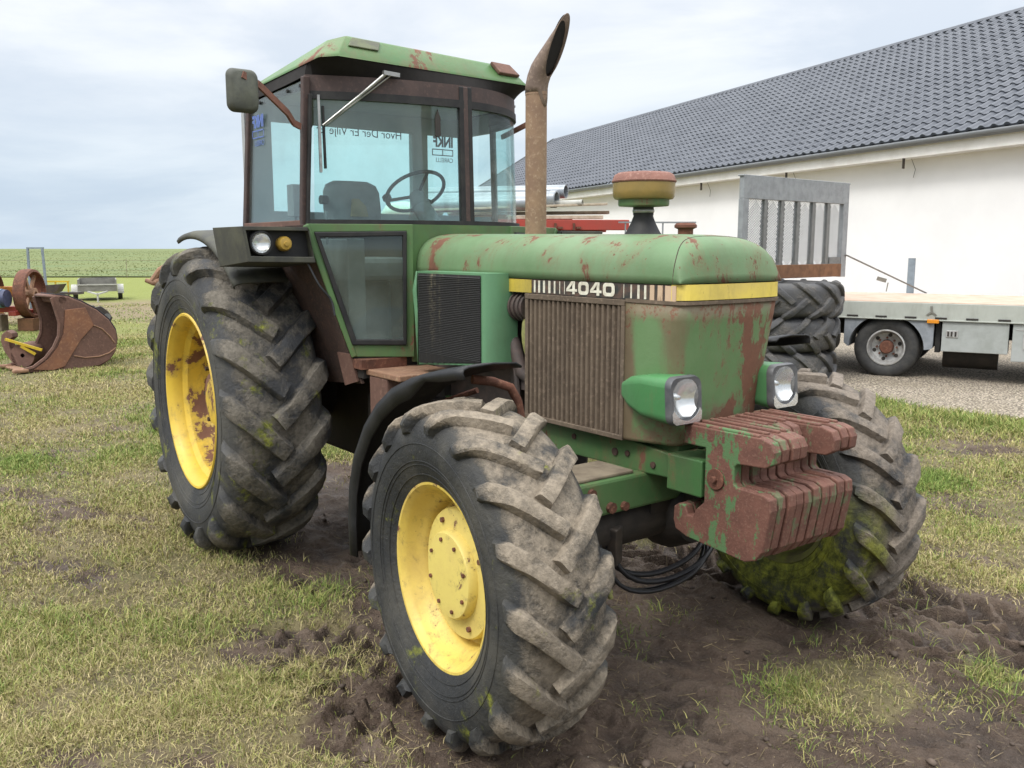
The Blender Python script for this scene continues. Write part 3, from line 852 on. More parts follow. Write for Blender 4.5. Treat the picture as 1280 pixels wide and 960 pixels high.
    # radiator and engine mass behind
    e = MB(); e.bx(-0.45, 0.02, -0.25, 0.25, 0.99, 1.585); e.build('radiator', M['dark'], T)
    e = MB(); e.bx(-1.45, -0.74, -0.20, 0.20, 0.80, 1.56)
    e.bx(-0.80, -0.45, -0.15, 0.15, 0.85, 1.45)
    e.tube([(-0.75, -0.235, 1.475), (-0.60, -0.235, 1.475)], 0.058, 18)
    for k in range(5): e.tube([(-0.745 + 0.03 * k, -0.236, 1.475), (-0.735 + 0.03 * k, -0.236, 1.475)], 0.066, 18)
    e.tube([(-0.78, -0.24, 1.40), (-0.70, -0.25, 1.30), (-0.66, -0.24, 1.18), (-0.55, -0.2, 1.12)], 0.032, 12)
    e.tube([(-0.72, -0.22, 1.44), (-0.73, -0.25, 1.36), (-0.68, -0.26, 1.24), (-0.67, -0.25, 1.05)], 0.014, 8)
    e.bx(-0.74, -0.62, -0.24, -0.1, 1.10, 1.2)
    e.build('engine', M['engine'], T, smooth=40)
    fs = MB(); fs.lathe([(0.235, -0.60), (0.25, -0.615), (0.25, -0.51), (0.235, -0.50)], 40, 'x', (0, -0.02, 1.36))
    fs.build('fan_shroud', M['lime'], T, smooth=40, solid=0.01)
    # side screen box beside the engine
    sb = MB()
    P = [(-1.275, -0.402), (-0.735, -0.402)]
    for k in range(1, 9):
        a = R(-90 + 90 * k / 8); P.append((-0.735 + 0.045 * math.cos(a) , -0.302 + 0.100 * math.sin(a)))
    P += [(-0.69, -0.24), (-1.275, -0.24)]
    sb.prism([(x, yy, 1.16 + 0.095 * (x + 1.275)) for x, yy in P], (0, 0, 0.0))
    n = len(P); sb = MB()
    sb.add([(x, yy, 1.165 + 0.09 * (x + 1.275)) for x, yy in P] + [(x, yy, 1.622) for x, yy in P], [(i, (i + 1) % n, n + (i + 1) % n, n + i) for i in range(n)] + [tuple(range(n - 1, -1, -1)), tuple(range(n, 2 * n))])
    box = sb.build('side_shield', M['mint'], T, smooth=35)
    ed = MB()                                            # bent outer rim at the rear edge
    ed.grid([[(-1.285, -0.375, 1.62), (-1.292, -0.40, 1.62), (-1.275, -0.409, 1.62)], [(-1.32, -0.38, 1.53), (-1.31, -0.41, 1.53), (-1.275, -0.411, 1.53)], [(-1.295, -0.38, 1.43), (-1.295, -0.41, 1.43), (-1.27, -0.409, 1.43)], [(-1.285, -0.38, 1.16), (-1.285, -0.40, 1.16), (-1.275, -0.408, 1.16)]])
    ed.build('bent_rim', M['mint'], box, solid=0.005, smooth=60)
    sc = MB()
    sc.add([(-1.268, -0.405, 1.175), (-0.742, -0.405, 1.222), (-0.742, -0.405, 1.612), (-1.268, -0.405, 1.612)], [(0, 1, 2, 3)])
    for k in range(46):
        z = 1.228 + 0.0082 * k
        sc.prism([(-1.268, -0.405, z), (-1.268, -0.4105, z + 0.002), (-1.268, -0.405, z + 0.0055)], (0.526, 0, 0))
    for k in range(9):
        sc.bx(-1.268, -0.742 - 0.05 * (9 - k), -0.409, -0.405, 1.178 + 0.0055 * k, 1.181 + 0.0055 * k)
    sc.build('screen', M['screen'], box)
    # ---------------- exhaust
    ex = MB()
    ex.lathe([(0.050, 1.74), (0.050, 2.43), (0.0515, 2.43), (0.0515, 2.445)], 28, 'z', (-0.862, 0, 0))
    pipe = ex.build('exhaust_pipe', M['exhaust'], T, smooth=40)
    st = MB(); n = 32; rows = []
    bv = Vector((0.967, 0.256, 0)).normalized(); pv = Vector((-bv.y, bv.x, 0)); zv = Vector((0, 0, 1)); base = Vector((-0.862, 0, 2.44))
    r0 = 0.051
    cd = Vector((0.389, 0.921)).normalized(); cn = Vector((cd.y, -cd.x)); cp = Vector((0.058, 0.050))      # cut line in the (b, z) plane
    cen = [((0, 0), 0), ((0.002, 0.03), 11), ((0.010, 0.062), 25), ((0.026, 0.096), 38), ((0.044, 0.118), 44)]
    for (c2, tl) in cen:
        d2 = Vector((math.sin(R(tl)), math.cos(R(tl)))); u2 = Vector((math.cos(R(tl)), -math.sin(R(tl))))
        ring = []
        for k in range(n):
            an = 2 * PI * k / n
            q2 = Vector(c2) + u2 * (r0 * math.cos(an))
            e_ = (q2 - cp).dot(cn)
            if e_ > 0: q2 = q2 - d2 * (e_ / max(0.2, d2.dot(cn)))
            ring.append((q2, r0 * math.sin(an)))
        rows.append(ring); last = (d2, ring)
    d2, ring = last; fin = []
    for q2, o_ in ring:
        tt = max(0.0, -(q2 - cp).dot(cn) / d2.dot(cn)); fin.append((q2 + d2 * min(tt, 0.30), o_))
    rows.append([((ring[i][0] + fin[i][0]) / 2, ring[i][1]) for i in range(n)]); rows.append(fin)
    to3 = lambda q: base + bv * q[0].x + zv * q[0].y + pv * q[1]
    R3 = [[to3(q) for q in r_] for r_ in rows]
    for r_ in R3: r_.append(r_[0])
    st.grid(R3)
    tip = st.build('exhaust_tip', M['exhaustdark'], pipe, smooth=60, solid=0.003)
    so = MB(); f3 = R3[-1][:-1]; c0 = sum(f3, Vector()) / n; cn3 = bv * cn.x + zv * cn.y
    so.add([p_ - cn3 * 0.012 + (c0 - p_) * 0.06 for p_ in f3], [tuple(range(n))])
    so.build('dark_bore', M['deepblack'], pipe)  # black sheet across the mouth, painted as the dark of the open bore
    # ---------------- air pre-cleaner
    c = (-0.155, 0, 0)
    q = MB(); q.lathe([(0.085, 1.775), (0.068, 1.80), (0.05, 1.835), (0.040, 1.862), (0.042, 1.868), (0.042, 1.90), (0.046, 1.905)], 32, 'z', c)
    stk = q.build('air_intake', M['blackrubber'], T, smooth=40)
    q = MB(); q.lathe([(0.043, 1.875), (0.045, 1.88), (0.045, 1.885), (0.043, 1.89)], 24, 'z', c); q.build('clamp', M['chrome'], stk, smooth=40)
    q = MB(); q.lathe([(0.044, 1.898), (0.102, 1.902), (0.104, 1.908), (0.104, 1.928), (0.10, 1.932)], 36, 'z', c); q.build('cleaner_base', M['green'], stk, smooth=40)
    q = MB(); q.lathe([(0.10, 1.926), (0.118, 1.930), (0.124, 1.938), (0.127, 1.96), (0.127, 1.994), (0.12, 1.998)], 40, 'z', c); q.build('cleaner_bowl', M['bowl'], stk, smooth=40)
    q = MB(); q.lathe([(0.12, 1.994), (0.130, 1.996), (0.132, 2.001), (0.128, 2.008), (0.121, 2.026), (0.105, 2.035), (0.05, 2.040), (0, 2.040)], 40, 'z', c); q.build('cleaner_cap', M['precap'], stk, smooth=40)
    # ---------------- frame, weights
    for s in (-1, 1):
        fr = MB()
        ya, yb = s * 0.235, s * 0.205
        fr.prism([(-1.35, ya, 0.86), (0.10, ya, 0.868), (0.24, ya, 0.874), (0.24, ya, 0.968), (0.05, ya, 0.985), (-1.35, ya, 0.99)], (0, -s * 0.03, 0))
        rail = fr.build('frame_rail', M['green'], T, bevel=0.006)
        hl = MB()
        for (x, z, r) in ((-0.30, 0.945, 0.012), (-0.05, 0.925, 0.016), (0.02, 0.93, 0.012), (0.16, 0.91, 0.013)):
            hl.tube([(x, ya + s * -0.0, z), (x, ya + s * 0.006, z)], r, 12)
        build_each(hl, 'rail_bolt', M['rustdark'], rail)
        bl = MB(); bl.bx(0.245, 0.415, s * 0.252, s * 0.10, 0.838, 0.975)
        bl.build('bracket_block', M['green'], T, bevel=0.006)
    cr = MB(); cr.bx(0.25, 0.405, -0.10, 0.10, 0.84, 0.97); cr.bx(0.05, 0.25, -0.2, 0.2, 0.875, 0.995)
    cr.build('weight_carrier', M['green'], T, bevel=0.005)
    n = 10; w = 0.0410
    for k in range(n):
        short = k in (4, 5, 6)
        y0 = -0.262 + k * (w + 0.0081)
        p = MB()
        rnd = random.Random(k); jx = rnd.uniform(-0.004, 0.004); jz = rnd.uniform(-0.003, 0.003)
        if k == 0: jx = jz = 0
        p.prism([(x + jx, y0, z + jz) for x, z in weight_poly(short)], (0, w, 0))
        # raised lifting ribs along the top and a hand slot in the lower shelf
        p.bx(0.36, (0.54 if short else 0.66) + jx, y0 + 0.006, y0 + 0.024, 1.100 + jz, 1.112 + jz)
        p.bx(0.58, 0.66, y0 + 0.006, y0 + 0.024, 0.905 + jz, 0.916 + jz)
        o = p.build('front_weight', M['weightgreen'] if k == 0 else M['weight'], T, bevel=0.0045, seg=2)
        if k == 0: o['label'] = 'outermost weight with remains of green paint'
        if short: o['label'] = 'weight with a shorter upper lug'
    bt = MB(); bt.tube([(0.49, -0.264, 0.927), (0.49, -0.270, 0.927)], 0.038, 24); bt.tube([(0.49, -0.27, 0.927), (0.49, -0.284, 0.927)], 0.012, 8)
    bt.build('weight_bolt', M['rust'], T, bevel=0.002)
    # ---------------- front axle
    ax = MB(); ax.bx(-0.11, 0.12, -0.60, 0.60, 0.735, 0.872)
    a = ax.build('axle_beam', M['green'], T, bevel=0.012)
    tp = MB(); tp.bx(-0.10, 0.10, -0.58, -0.28, 0.872, 0.886); tp.build('dirt_cake', M['wood'], a, bevel=0.005)
    bt = MB()
    for (yy, zz, r) in ((-0.52, 0.835, 0.018), (-0.42, 0.765, 0.022), (-0.35, 0.76, 0.018)):
        bt.tube([(0.118, yy, zz), (0.136, yy, zz)], r, 8)
    build_each(bt, 'axle_bolt', M['rust'], a)
    dk = MB()
    dk.tube([(0, -0.80, 0.616), (0, -0.62, 0.616), (0, -0.55, 0.66), (0, 0.55, 0.66), (0, 0.62, 0.616), (0, 0.80, 0.616)], [0.15, 0.15, 0.10, 0.10, 0.15, 0.15], 20)
    dk.lathe([(0.02, -0.16), (0.12, -0.14), (0.17, -0.03), (0.17, 0.03), (0.12, 0.14), (0.02, 0.16)], 24, 'x', (0, 0.05, 0.66))
    dk.tube([(-0.05, 0.05, 0.66), (-1.3, 0.05, 0.68)], 0.05, 12)
    dk.bx(-0.10, 0.10, -0.18, 0.18, 0.69, 0.734)
    dk.build('front_axle', M['dark'], T, smooth=40)
    hz = MB()
    for k, (dy, dz, dx) in enumerate(((0, 0, 0), (0.03, -0.03, 0.02), (-0.02, -0.055, 0.035), (0.02, -0.075, -0.02))):
        pts = [(0.03 + dx, -0.42 + dy * 0.3, 0.74), (0.05 + dx, -0.41 + dy, 0.60 + dz * 0.5), (0.09 + dx, -0.33 + dy, 0.49 + dz), (0.13 + dx, -0.18 + dy, 0.455 + dz), (0.16 + dx, 0.0 + dy, 0.50 + dz), (0.10 + dx, 0.14 + dy, 0.58 + dz), (-0.1 + dx, 0.2, 0.70)]
        c = smooth_profile3(pts, 26)
        hz.tube(c, 0.0115 if k < 2 else 0.009, 8)
    build_each(hz, 'hydraulic_hose', M['hose'], T, smooth=60)
    hz = MB(); hz.box((0.06, -0.37, 0.60), (0.10, 0.05, 0.16), (0.2, 0.1, 0.3)); hz.tube([(0.10, -0.46, 0.56), (0.10, -0.38, 0.44)], 0.013, 8)
    hz.build('hose_coupling', M['darkmetal'], T, bevel=0.008)
    hz = MB(); hz.tube([(0.12, -0.46, 0.52), (0.11, -0.40, 0.40)], 0.011, 8); hz.tube([(0.10, -0.44, 0.52), (0.09, -0.38, 0.41)], 0.009, 8); build_each(hz, 'drain_tube', M['lime'], T, smooth=60)
    # ---------------- gearbox, rear axle
    g = MB(); g.bx(-2.95, -1.30, -0.27, 0.27, 0.50, 1.10); g.bx(-1.5, -0.7, -0.22, 0.22, 0.55, 0.95)
    g.tube([(-2.612, -0.72, 0.868), (-2.612, 0.72, 0.868)], 0.16, 20); g.bx(-1.75, -1.25, -0.45, 0.45, 0.55, 0.98)
    g.build('gearbox', M['dark'], T, bevel=0.03)
    # ---------------- front mudguards
    for s in (-1, 1):
        path = [(-0.02, 1.320), (-0.075, 1.313), (-0.17, 1.296), (-0.276, 1.272), (-0.403, 1.237), (-0.52, 1.191), (-0.645, 1.111), (-0.752, 1.009), (-0.852, 0.862), (-0.904, 0.712), (-0.92, 0.565), (-0.914, 0.416)]
        rows = []
        for i, (x, z) in enumerate(path):
            p0 = path[max(0, i - 1)]; p1 = path[min(len(path) - 1, i + 1)]
            tx, tz = p1[0] - p0[0], p1[1] - p0[1]; L = math.hypot(tx, tz); nx, nz = tz / L, -tx / L
            if nz < 0 and i < 7: nx, nz = -nx, -nz
            if i >= 7 and nx > 0: nx, nz = -nx, -nz
            row = []
            lip = -0.035 if x > -0.25 else (-0.022 if x > -0.30 else -0.07)
            for (yy, dn) in ((0.985, lip), (0.992, lip * 0.35), (0.985, 0.0), (0.965, 0.006), (0.86, 0.012), (0.76, 0.006), (0.735, -0.01)):
                row.append((x + nx * dn, s * yy, z + nz * dn))
            rows.append(row)
        mg = MB(); mg.grid(rows)
        fd = mg.build('mudguard', M['blackplastic'], T, smooth=60, solid=0.007)
        br = MB(); br.tube([(-0.24, s * 0.80, 1.245), (-0.215, s * 0.72, 1.232), (-0.20, s * 0.65, 1.205), (-0.20, s * 0.615, 1.15), (-0.19, s * 0.60, 1.05), (-0.08, s * 0.57, 0.88)], 0.018, 10)
        br.build('mudguard_stay', M['rust'], fd, smooth=50)
        br = MB(); br.tube([(-0.885, s * 0.90, 0.60), (-0.80, s * 0.88, 0.88), (-0.60, s * 0.80, 1.08), (-0.35, s * 0.70, 1.18)], 0.012, 8)
        br.build('mudguard_bracket', M['rust'], fd, smooth=50)
    return T

def smooth_profile3(pts, n):
    P = [pts[0]] + list(pts) + [pts[-1]]; out = []
    for i in range(1, len(P) - 2):
        p0, p1, p2, p3 = (np.array(P[i + k - 1], float) for k in range(4))
        for t in np.linspace(0, 1, 10, endpoint=False):
            out.append(0.5 * ((2 * p1) + (p2 - p0) * t + (2 * p0 - 5 * p1 + 4 * p2 - p3) * t * t + (3 * p1 - p0 - 3 * p2 + p3) * t ** 3))
    out.append(np.array(P[-1], float)); out = np.array(out)
    d = np.concatenate([[0], np.cumsum(np.linalg.norm(np.diff(out, axis=0), axis=1))])
    s = np.linspace(0, d[-1], n)
    return [tuple(np.interp(x, d, out[:, k]) for k in range(3)) for x in s]
# ------------------------------------------------------------------ cab
def quad_ring(mb, outer, inner):
    n = len(outer); b = len(mb.v)
    mb.add(list(outer) + list(inner), [(i, (i + 1) % n, n + (i + 1) % n, n + i) for i in range(n)])

def build_cab(T):
    o1 = (-1.678, -0.795, 1.85); o2 = (-1.593, -0.592, 1.185); o3 = (-1.474, -0.31, 1.176); o5 = (-1.473, -0.307, 1.85)
    f1 = (-1.663, -0.76, 1.81); f2 = (-1.486, -0.338, 1.816); f3 = (-1.49, -0.347, 1.239); f4 = (-1.597, -0.602, 1.247)
    g1 = (-1.652, -0.733, 1.783); g2 = (-1.494, -0.357, 1.792); g3 = (-1.496, -0.362, 1.269); g4 = (-1.589, -0.582, 1.275)
    nrm = Vector((0.92, -0.387, 0))
    for s in (-1, 1):
        fl = lambda p: (p[0], p[1] * -s, p[2])
        nn = Vector((nrm.x, nrm.y * -s, 0))
        mb = MB(); quad_ring(mb, [fl(p) for p in (o1, o2, o3, o5)], [fl(p) for p in (f1, f4, f3, f2)])
        w = mb.build('front_panel', M['cabgreen'], T, solid=0.02, bevel=0.004)
        mb = MB(); k = nn * 0.012
        off = lambda p: tuple(Vector(fl(p)) + k)
        quad_ring(mb, [off(p) for p in (f1, f4, f3, f2)], [off(p) for p in (g1, g4, g3, g2)])
        mb.build('window_seal', M['blackrubber'], w, solid=0.022, bevel=0.006)
        mb = MB(); mb.prism([fl(p) for p in (g1, g4, g3, g2)], nn * 0.005)
        mb.build('lower_window', M['glasslow'], w)
        # slim post between panel and bonnet, slanting trim along the wheel arch
        mb = MB(); a = Vector(fl(o1)); b = Vector(fl(o2))
        mb.beam(a + nn * 0.004 + Vector((0, 0, -0.005)), b + nn * 0.004, 0.026, 0.03)
        mb.build('arch_trim', M['cabgreen'], w, bevel=0.006)
        # inner wheel arch wall
        mb = MB(); mb.grid([[(-1.69, s * 0.80, 1.845), (-2.1, s * 0.79, 1.845), (-2.6, s * 0.785, 1.845)], [(-1.61, s * 0.60, 1.185), (-2.1, s * 0.60, 1.185), (-2.6, s * 0.60, 1.185)], [(-1.56, s * 0.56, 1.05), (-2.1, s * 0.56, 1.0), (-2.6, s * 0.56, 1.0)]])
        mb.build('wheel_arch', M['rustdark'], T, solid=0.012)
    # centre wall behind the bonnet, sill
    mb = MB(); mb.bx(-1.50, -1.475, -0.31, 0.31, 1.15, 1.85); mb.build('bulkhead', M['cabgreen'], T)
    mb = MB(); ws_strip(mb, 0, 1, 1.842, 1.872, 0.035, 24, 0.004); mb.build('sill_seal', M['blackrubber'], T, smooth=40)
    mb = MB(); mb.bx(-2.50, -1.52, -0.58, 0.58, 1.08, 1.17); mb.build('cab_floor', M['dark'], T)
    mb = MB(); mb.bx(-1.66, -1.19, -0.565, -0.22, 1.098, 1.128); st = mb.build('platform', M['rustlight'], T, bevel=0.006)
    mb = MB(); mb.bx(-1.60, -1.50, -0.60, -0.34, 1.128, 1.176); mb.build('platform_riser', M['rust'], st)
    mb = MB(); mb.bx(-1.50, -1.32, -0.56, -0.48, 0.72, 1.098); mb.build('battery_box', M['rustbrown'], T, bevel=0.008)
    mb = MB(); mb.add([(-1.60, -0.61, 1.20), (-1.72, -0.62, 1.20), (-1.68, -0.60, 1.03), (-1.58, -0.58, 1.06)], [(0, 1, 2, 3)]); mb.build('arch_plate', M['rustbrown'], T, solid=0.012)
    # windscreen
    fp = ws_at_y(0.045); fl_ = ws_at_y(0.02); fr_ = ws_at_y(0.072)
    mb = MB(); ws_strip(mb, 0.022, fl_, 1.868, 2.462, 0.006, 30); sc = mb.build('windscreen', M['glasscab'], T, smooth=40)
    mb = MB(); ws_strip(mb, fr_, 0.99, 1.868, 2.462, 0.006, 30); mb.build('door_glass', M['glasscab'], T, smooth=40)
    mb = MB(); ws_strip(mb, 0.0, 1.0, 2.452, 2.49, 0.03, 40, 0.002); mb.build('header_seal', M['blackrubber'], T, smooth=40)
    mb = MB(); ws_strip(mb, 0.0, 1.0, 2.486, 2.566, 0.03, 40, -0.004); mb.build('header', M['pillar'], T, smooth=40)
    for f, w, mat in ((fl_, 0.014, 'blackrubber'), (fp, 0.016, 'pillar'), (fr_, 0.014, 'blackrubber'), (0.99, 0.02, 'pillar')):
        mb = MB(); a = Vector(ws_pt(f, 1.85)); b = Vector(ws_pt(f, 2.56))
        mb.beam(a, b, 0.028 if mat != 'pillar' else 0.03, 0.034, up=(1, 0, 0)); mb.build('window_post', M[mat], T, bevel=0.005)
    # right and left front pillars
    for s in (-1,):
        mb = MB(); mb.beam((-1.728, s * 0.782, 1.84), (-1.707, s * 0.758, 2.555), 0.036, 0.036, up=(1, 0, 0)); mb.build('cab_pillar', M['pillar'], T, bevel=0.006)
        mb = MB(); mb.beam((-1.706, s * 0.772, 1.85), (-1.683, s * 0.747, 2.47), 0.016, 0.03, up=(1, 0, 0)); mb.build('pillar_seal', M['blackrubber'], T, bevel=0.004)
        mb = MB(); mb.beam((-2.49, s * 0.78, 1.84), (-2.425, s * 0.755, 2.545), 0.035, 0.045, up=(1, 0, 0)); mb.build('cab_pillar', M['pillar'], T, bevel=0.006)
        mb = MB(); mb.prism([(-1.74, -0.778, 1.868), (-2.465, -0.778, 1.868), (-2.41, -0.758, 2.515), (-1.715, -0.758, 2.54)], (0, 0.005, 0))
        gl = mb.build('side_window', M['glassclear'], T)
        mb = MB()
        for t in (0.06, 0.28, 0.55, 0.80, 0.94):
            x = -1.715 + (-2.41 + 1.715) * t; z = 2.515 + (2.54 - 2.515) * (1 - t) - 0.022
            mb.tube([(x, -0.757, z), (x, -0.768, z)], 0.009, 10)
        build_each(mb, 'glass_screw', M['blackrubber'], gl)
        mb = MB(); mb.bx(-2.48, -1.73, -0.80, -0.765, 1.838, 1.868); mb.build('window_sill', M['rustbrown'], T, bevel=0.004)
    # rear and left walls of the cab
    mb = MB()
    mb.bx(-2.53, -2.49, -0.77, 0.75, 2.44, 2.60); mb.bx(-2.531, -2.489, -0.77, -0.615, 1.94, 2.44); mb.bx(-2.532, -2.488, 0.31, 0.42, 1.94, 2.44)
    mb.bx(-2.531, -2.489, 0.70, 0.76, 1.94, 2.44); mb.bx(-2.53, -2.49, -0.77, 0.76, 1.86, 1.94)
    mb.bx(-2.487, -2.25, 0.735, 0.765, 1.10, 1.93); mb.bx(-2.487, -2.25, 0.735, 0.765, 2.45, 2.60)
    mb.build('cab_rear_wall', M['grey'], T)
    mb = MB(); mb.bx(-2.53, -2.49, -0.57, 0.57, 1.0, 1.86); mb.build('rear_panel', M['dark'], T)
    mb = MB()
    P = [ws_pt(f, 1.5) for f in np.linspace(0.62, 1, 12)]
    mb.grid([[(x, y, 1.15) for x, y, _ in P], [(x, y, 1.845) for x, y, _ in P]]); mb.build('door', M['cabgreen'], T, solid=0.02, smooth=40)
    mb = MB(); mb.bx(-2.514, -2.508, -0.615, 0.31, 1.94, 2.44); rw = mb.build('rear_window', M['glasscab'], T)
    mb = MB(); mb.bx(-2.514, -2.508, 0.42, 0.70, 1.94, 2.44); qw = mb.build('quarter_window', M['glasscab'], T)
    text_mesh('Hvor Der Er Vilje Er Vej', 0.070, M['blackrubber'], 'sticker_text', rw, (-2.506, 0.245, 2.398), (0, -1, 0), (0, 0, 1), sx=0.98)
    # stickers with lettering read from inside
    for nm, par, org, rt, mat in (('quarter', qw, (-2.506, 0.625, 2.375), (0, -1, 0), 'decalblack'), ('side', gl, (-2.215, -0.7705, 2.375), (-1, 0, 0), 'decalblue')):
        text_mesh('INKF', 0.085, M[mat], 'sticker_text', par, org, rt, (0, 0, 1), bold=0.004, sx=0.82)
        r = Vector(rt); oo = Vector(org)
        mb = MB(); w = 0.16
        nv = Vector((0.0008, 0, 0)) if nm == 'quarter' else Vector((0, -0.0008, 0))
        for (a, b, c, d) in ((0, w, -0.016, -0.022), (0, w, -0.052, -0.058), (0, 0.006, -0.016, -0.058), (w - 0.006, w, -0.016, -0.058), (w * 0.48, w * 0.52, -0.016, -0.058)):
            mb.prism([oo + r * a + Vector((0, 0, c)), oo + r * b + Vector((0, 0, c)), oo + r * b + Vector((0, 0, d)), oo + r * a + Vector((0, 0, d))], nv)
        mb.build('sticker_frame', M[mat], par)
        text_mesh('CARELLI', 0.040, M[mat], 'sticker_text', par, tuple(oo + Vector((0, 0, -0.098))), rt, (0, 0, 1), sx=0.9)
    # roof
    L = [(-1.60, -0.735, 2.640), (-1.552, -0.66, 2.647), (-1.55, 0.475, 2.627), (-1.62, 0.545, 2.625), (-2.0, 0.66, 2.615), (-2.56, 0.74, 2.575), (-2.60, 0.70, 2.572), (-2.60, -0.72, 2.575), (-2.54, -0.77, 2.578)]
    U = [(-1.67, -0.655, 2.728), (-1.622, -0.575, 2.752), (-1.622, 0.415, 2.718), (-1.68, 0.47, 2.71), (-2.03, 0.60, 2.675), (-2.54, 0.67, 2.62), (-2.57, 0.63, 2.62), (-2.57, -0.65, 2.622), (-2.52, -0.69, 2.622)]
    C = [(-1.80, -0.45, 2.775), (-1.80, -0.4, 2.785), (-1.80, 0.3, 2.765), (-1.82, 0.35, 2.76), (-2.05, 0.42, 2.75), (-2.40, 0.5, 2.70), (-2.45, 0.45, 2.70), (-2.45, -0.5, 2.70), (-2.38, -0.54, 2.70)]
    n = len(L); mb = MB()
    Ld = [(x, y, z - 0.010) for x, y, z in L]
    mb.add(Ld + L + U + C, [(i + k * n, (i + 1) % n + k * n, (i + 1) % n + (k + 1) * n, i + (k + 1) * n) for k in range(3) for i in range(n)] + [tuple(3 * n + i for i in range(n))])
    rf = mb.build('roof', M['roof'], T, bevel=0.026, seg=4, smooth=60)
    # lip and soffit
    inn = [ws_pt(f, 2.562) for f in np.linspace(0, 1, 50)] + [(-2.47, 0.76, 2.55), (-2.52, 0.0, 2.55), (-2.47, -0.76, 2.525), (-2.2, -0.765, 2.53), (-1.95, -0.765, 2.54), (-1.78, -0.765, 2.55)]
    cx = -2.05
    def hit(x, y):
        dx, dy = x - cx, y; best = None
        for i in range(n):
            (x1, y1, z1), (x2, y2, z2) = L[i], L[(i + 1) % n]
            ex, ey = x2 - x1, y2 - y1; den = dx * ey - dy * ex
            if abs(den) < 1e-9: continue
            t = ((x1 - cx) * ey - y1 * ex) / den; u = ((x1 - cx) * dy - y1 * dx) / den
            if t > 0 and -1e-6 <= u <= 1 + 1e-6 and (best is None or t < best[0]): best = (t, z1 + (z2 - z1) * u)
        return (cx + dx * best[0] * 0.992, dy * best[0] * 0.992, best[1] - 0.008)
    outr = [hit(x, y) for x, y, z in inn]; m_ = len(inn); mb = MB()
    mb.add(outr + inn, [(i, (i + 1) % m_, m_ + (i + 1) % m_, m_ + i) for i in range(m_)])
    mb.build('soffit', M['deepblack'], T, smooth=30)
    mb = MB(); mb.add([(x, y, z + 0.012) for x, y, z in outr], [tuple(range(m_))]); mb.build('roof_liner', M['blackrubber'], T)
    def fascia(a, b, w0, w1, name, mat, d=0.006):
        # a, b: lower corners L1 -> L2 ; fractions along and up
        P = lambda t, h: (Vector(L[1]) * (1 - t) + Vector(L[2]) * t) * (1 - h) + (Vector(U[1]) * (1 - t) + Vector(U[2]) * t) * h
        q = [P(a, w0), P(b, w0), P(b, w1), P(a, w1)]
        nn = (q[1] - q[0]).cross(q[3] - q[0]).normalized()
        if nn.x < 0: nn = -nn
        m2 = MB(); m2.prism([p + nn * 0.001 for p in q], nn * d); return m2.build(name, M[mat], rf, bevel=0.004)
    fascia(0.03, 0.185, 0.45, 0.92, 'roof_lamp', 'dirtylens', 0.008)
    fascia(0.86, 0.985, 0.30, 0.95, 'roof_lamp', 'rustbrown', 0.02)
    # interior
    mb = MB(); mb.bx(-2.48, -1.78, -0.62, 0.58, 2.535, 2.548); mb.build('headliner', M['grey'], T)
    mb = MB(); rows = []
    for z, wy, dx in ((1.80, 0.17, 0.0), (1.95, 0.185, -0.01), (2.05, 0.18, -0.02), (2.09, 0.16, -0.025), (2.112, 0.11, -0.03)):
        rows.append([(-2.27 + dx + 0.05 * math.cos(a) * (1 if z < 2.1 else 0.7), -0.225 + wy * math.sin(a), z) for a in np.linspace(0, 2 * PI, 25)])
    mb.grid(rows); mb.f.append(tuple(len(mb.v) - 25 + i for i in range(24)))
    seat = mb.build('seat', M['seat'], T, smooth=50)
    mb = MB(); mb.bx(-2.36, -1.9, -0.42, -0.04, 1.55, 1.68); mb.bx(-2.3, -2.0, -0.33, -0.13, 1.17, 1.55); mb.build('seat_cushion', M['seat'], seat, bevel=0.03)
    mb = MB(); mb.prism([(-2.222, -0.27, 1.91), (-2.222, -0.16, 1.91), (-2.222, -0.175, 1.97), (-2.222, -0.22, 2.01), (-2.222, -0.26, 2.01)], (0.012, 0, 0)); mb.build('torn_foam', M['foam'], seat)
    mb = MB(); mb.tube([(-2.25, -0.40, 2.0), (-2.25, -0.44, 2.0)], 0.025, 12); mb.build('recline_knob', M['dark'], seat)
    n_ = Vector((-0.60, 0, 0.80)); cc = Vector((-1.95, 0.0, 2.045)); e1 = Vector((0, 1, 0)); e2 = n_.cross(e1).normalized()
    mb = MB(); mb.tube([cc + (e1 * math.cos(a) + e2 * math.sin(a)) * 0.170 for a in np.linspace(0, 2 * PI, 40, endpoint=False)], 0.0105, 10, closed=True)
    for a in (0.5, 2.6, -PI / 2):
        mb.tube([cc - n_ * 0.03, cc + (e1 * math.cos(a) + e2 * math.sin(a)) * 0.165], 0.009, 8)
    sw = mb.build('steering_wheel', M['blackrubber'], T, smooth=60)
    mb = MB(); p = cc + (e1 * math.cos(2.2) + e2 * math.sin(2.2)) * 0.170; mb.tube([p, p + n_ * 0.05], 0.008, 8); mb.tube([p + n_ * 0.045, p + n_ * 0.055, p + n_ * 0.075, p + n_ * 0.085], [0.015, 0.026, 0.026, 0.014], 14); mb.build('steering_knob', M['blackrubber'], sw, smooth=60)
    mb = MB(); mb.tube([cc - n_ * 0.02, cc - n_ * 0.11], [0.045, 0.055], 16); mb.tube([cc - n_ * 0.1, (-1.72, 0, 1.80), (-1.66, 0, 1.35)], [0.05, 0.065, 0.09], 16)
    mb.bx(-1.78, -1.56, -0.14, 0.14, 1.60, 1.84)
    mb.build('steering_column', M['seat'], T, smooth=40)
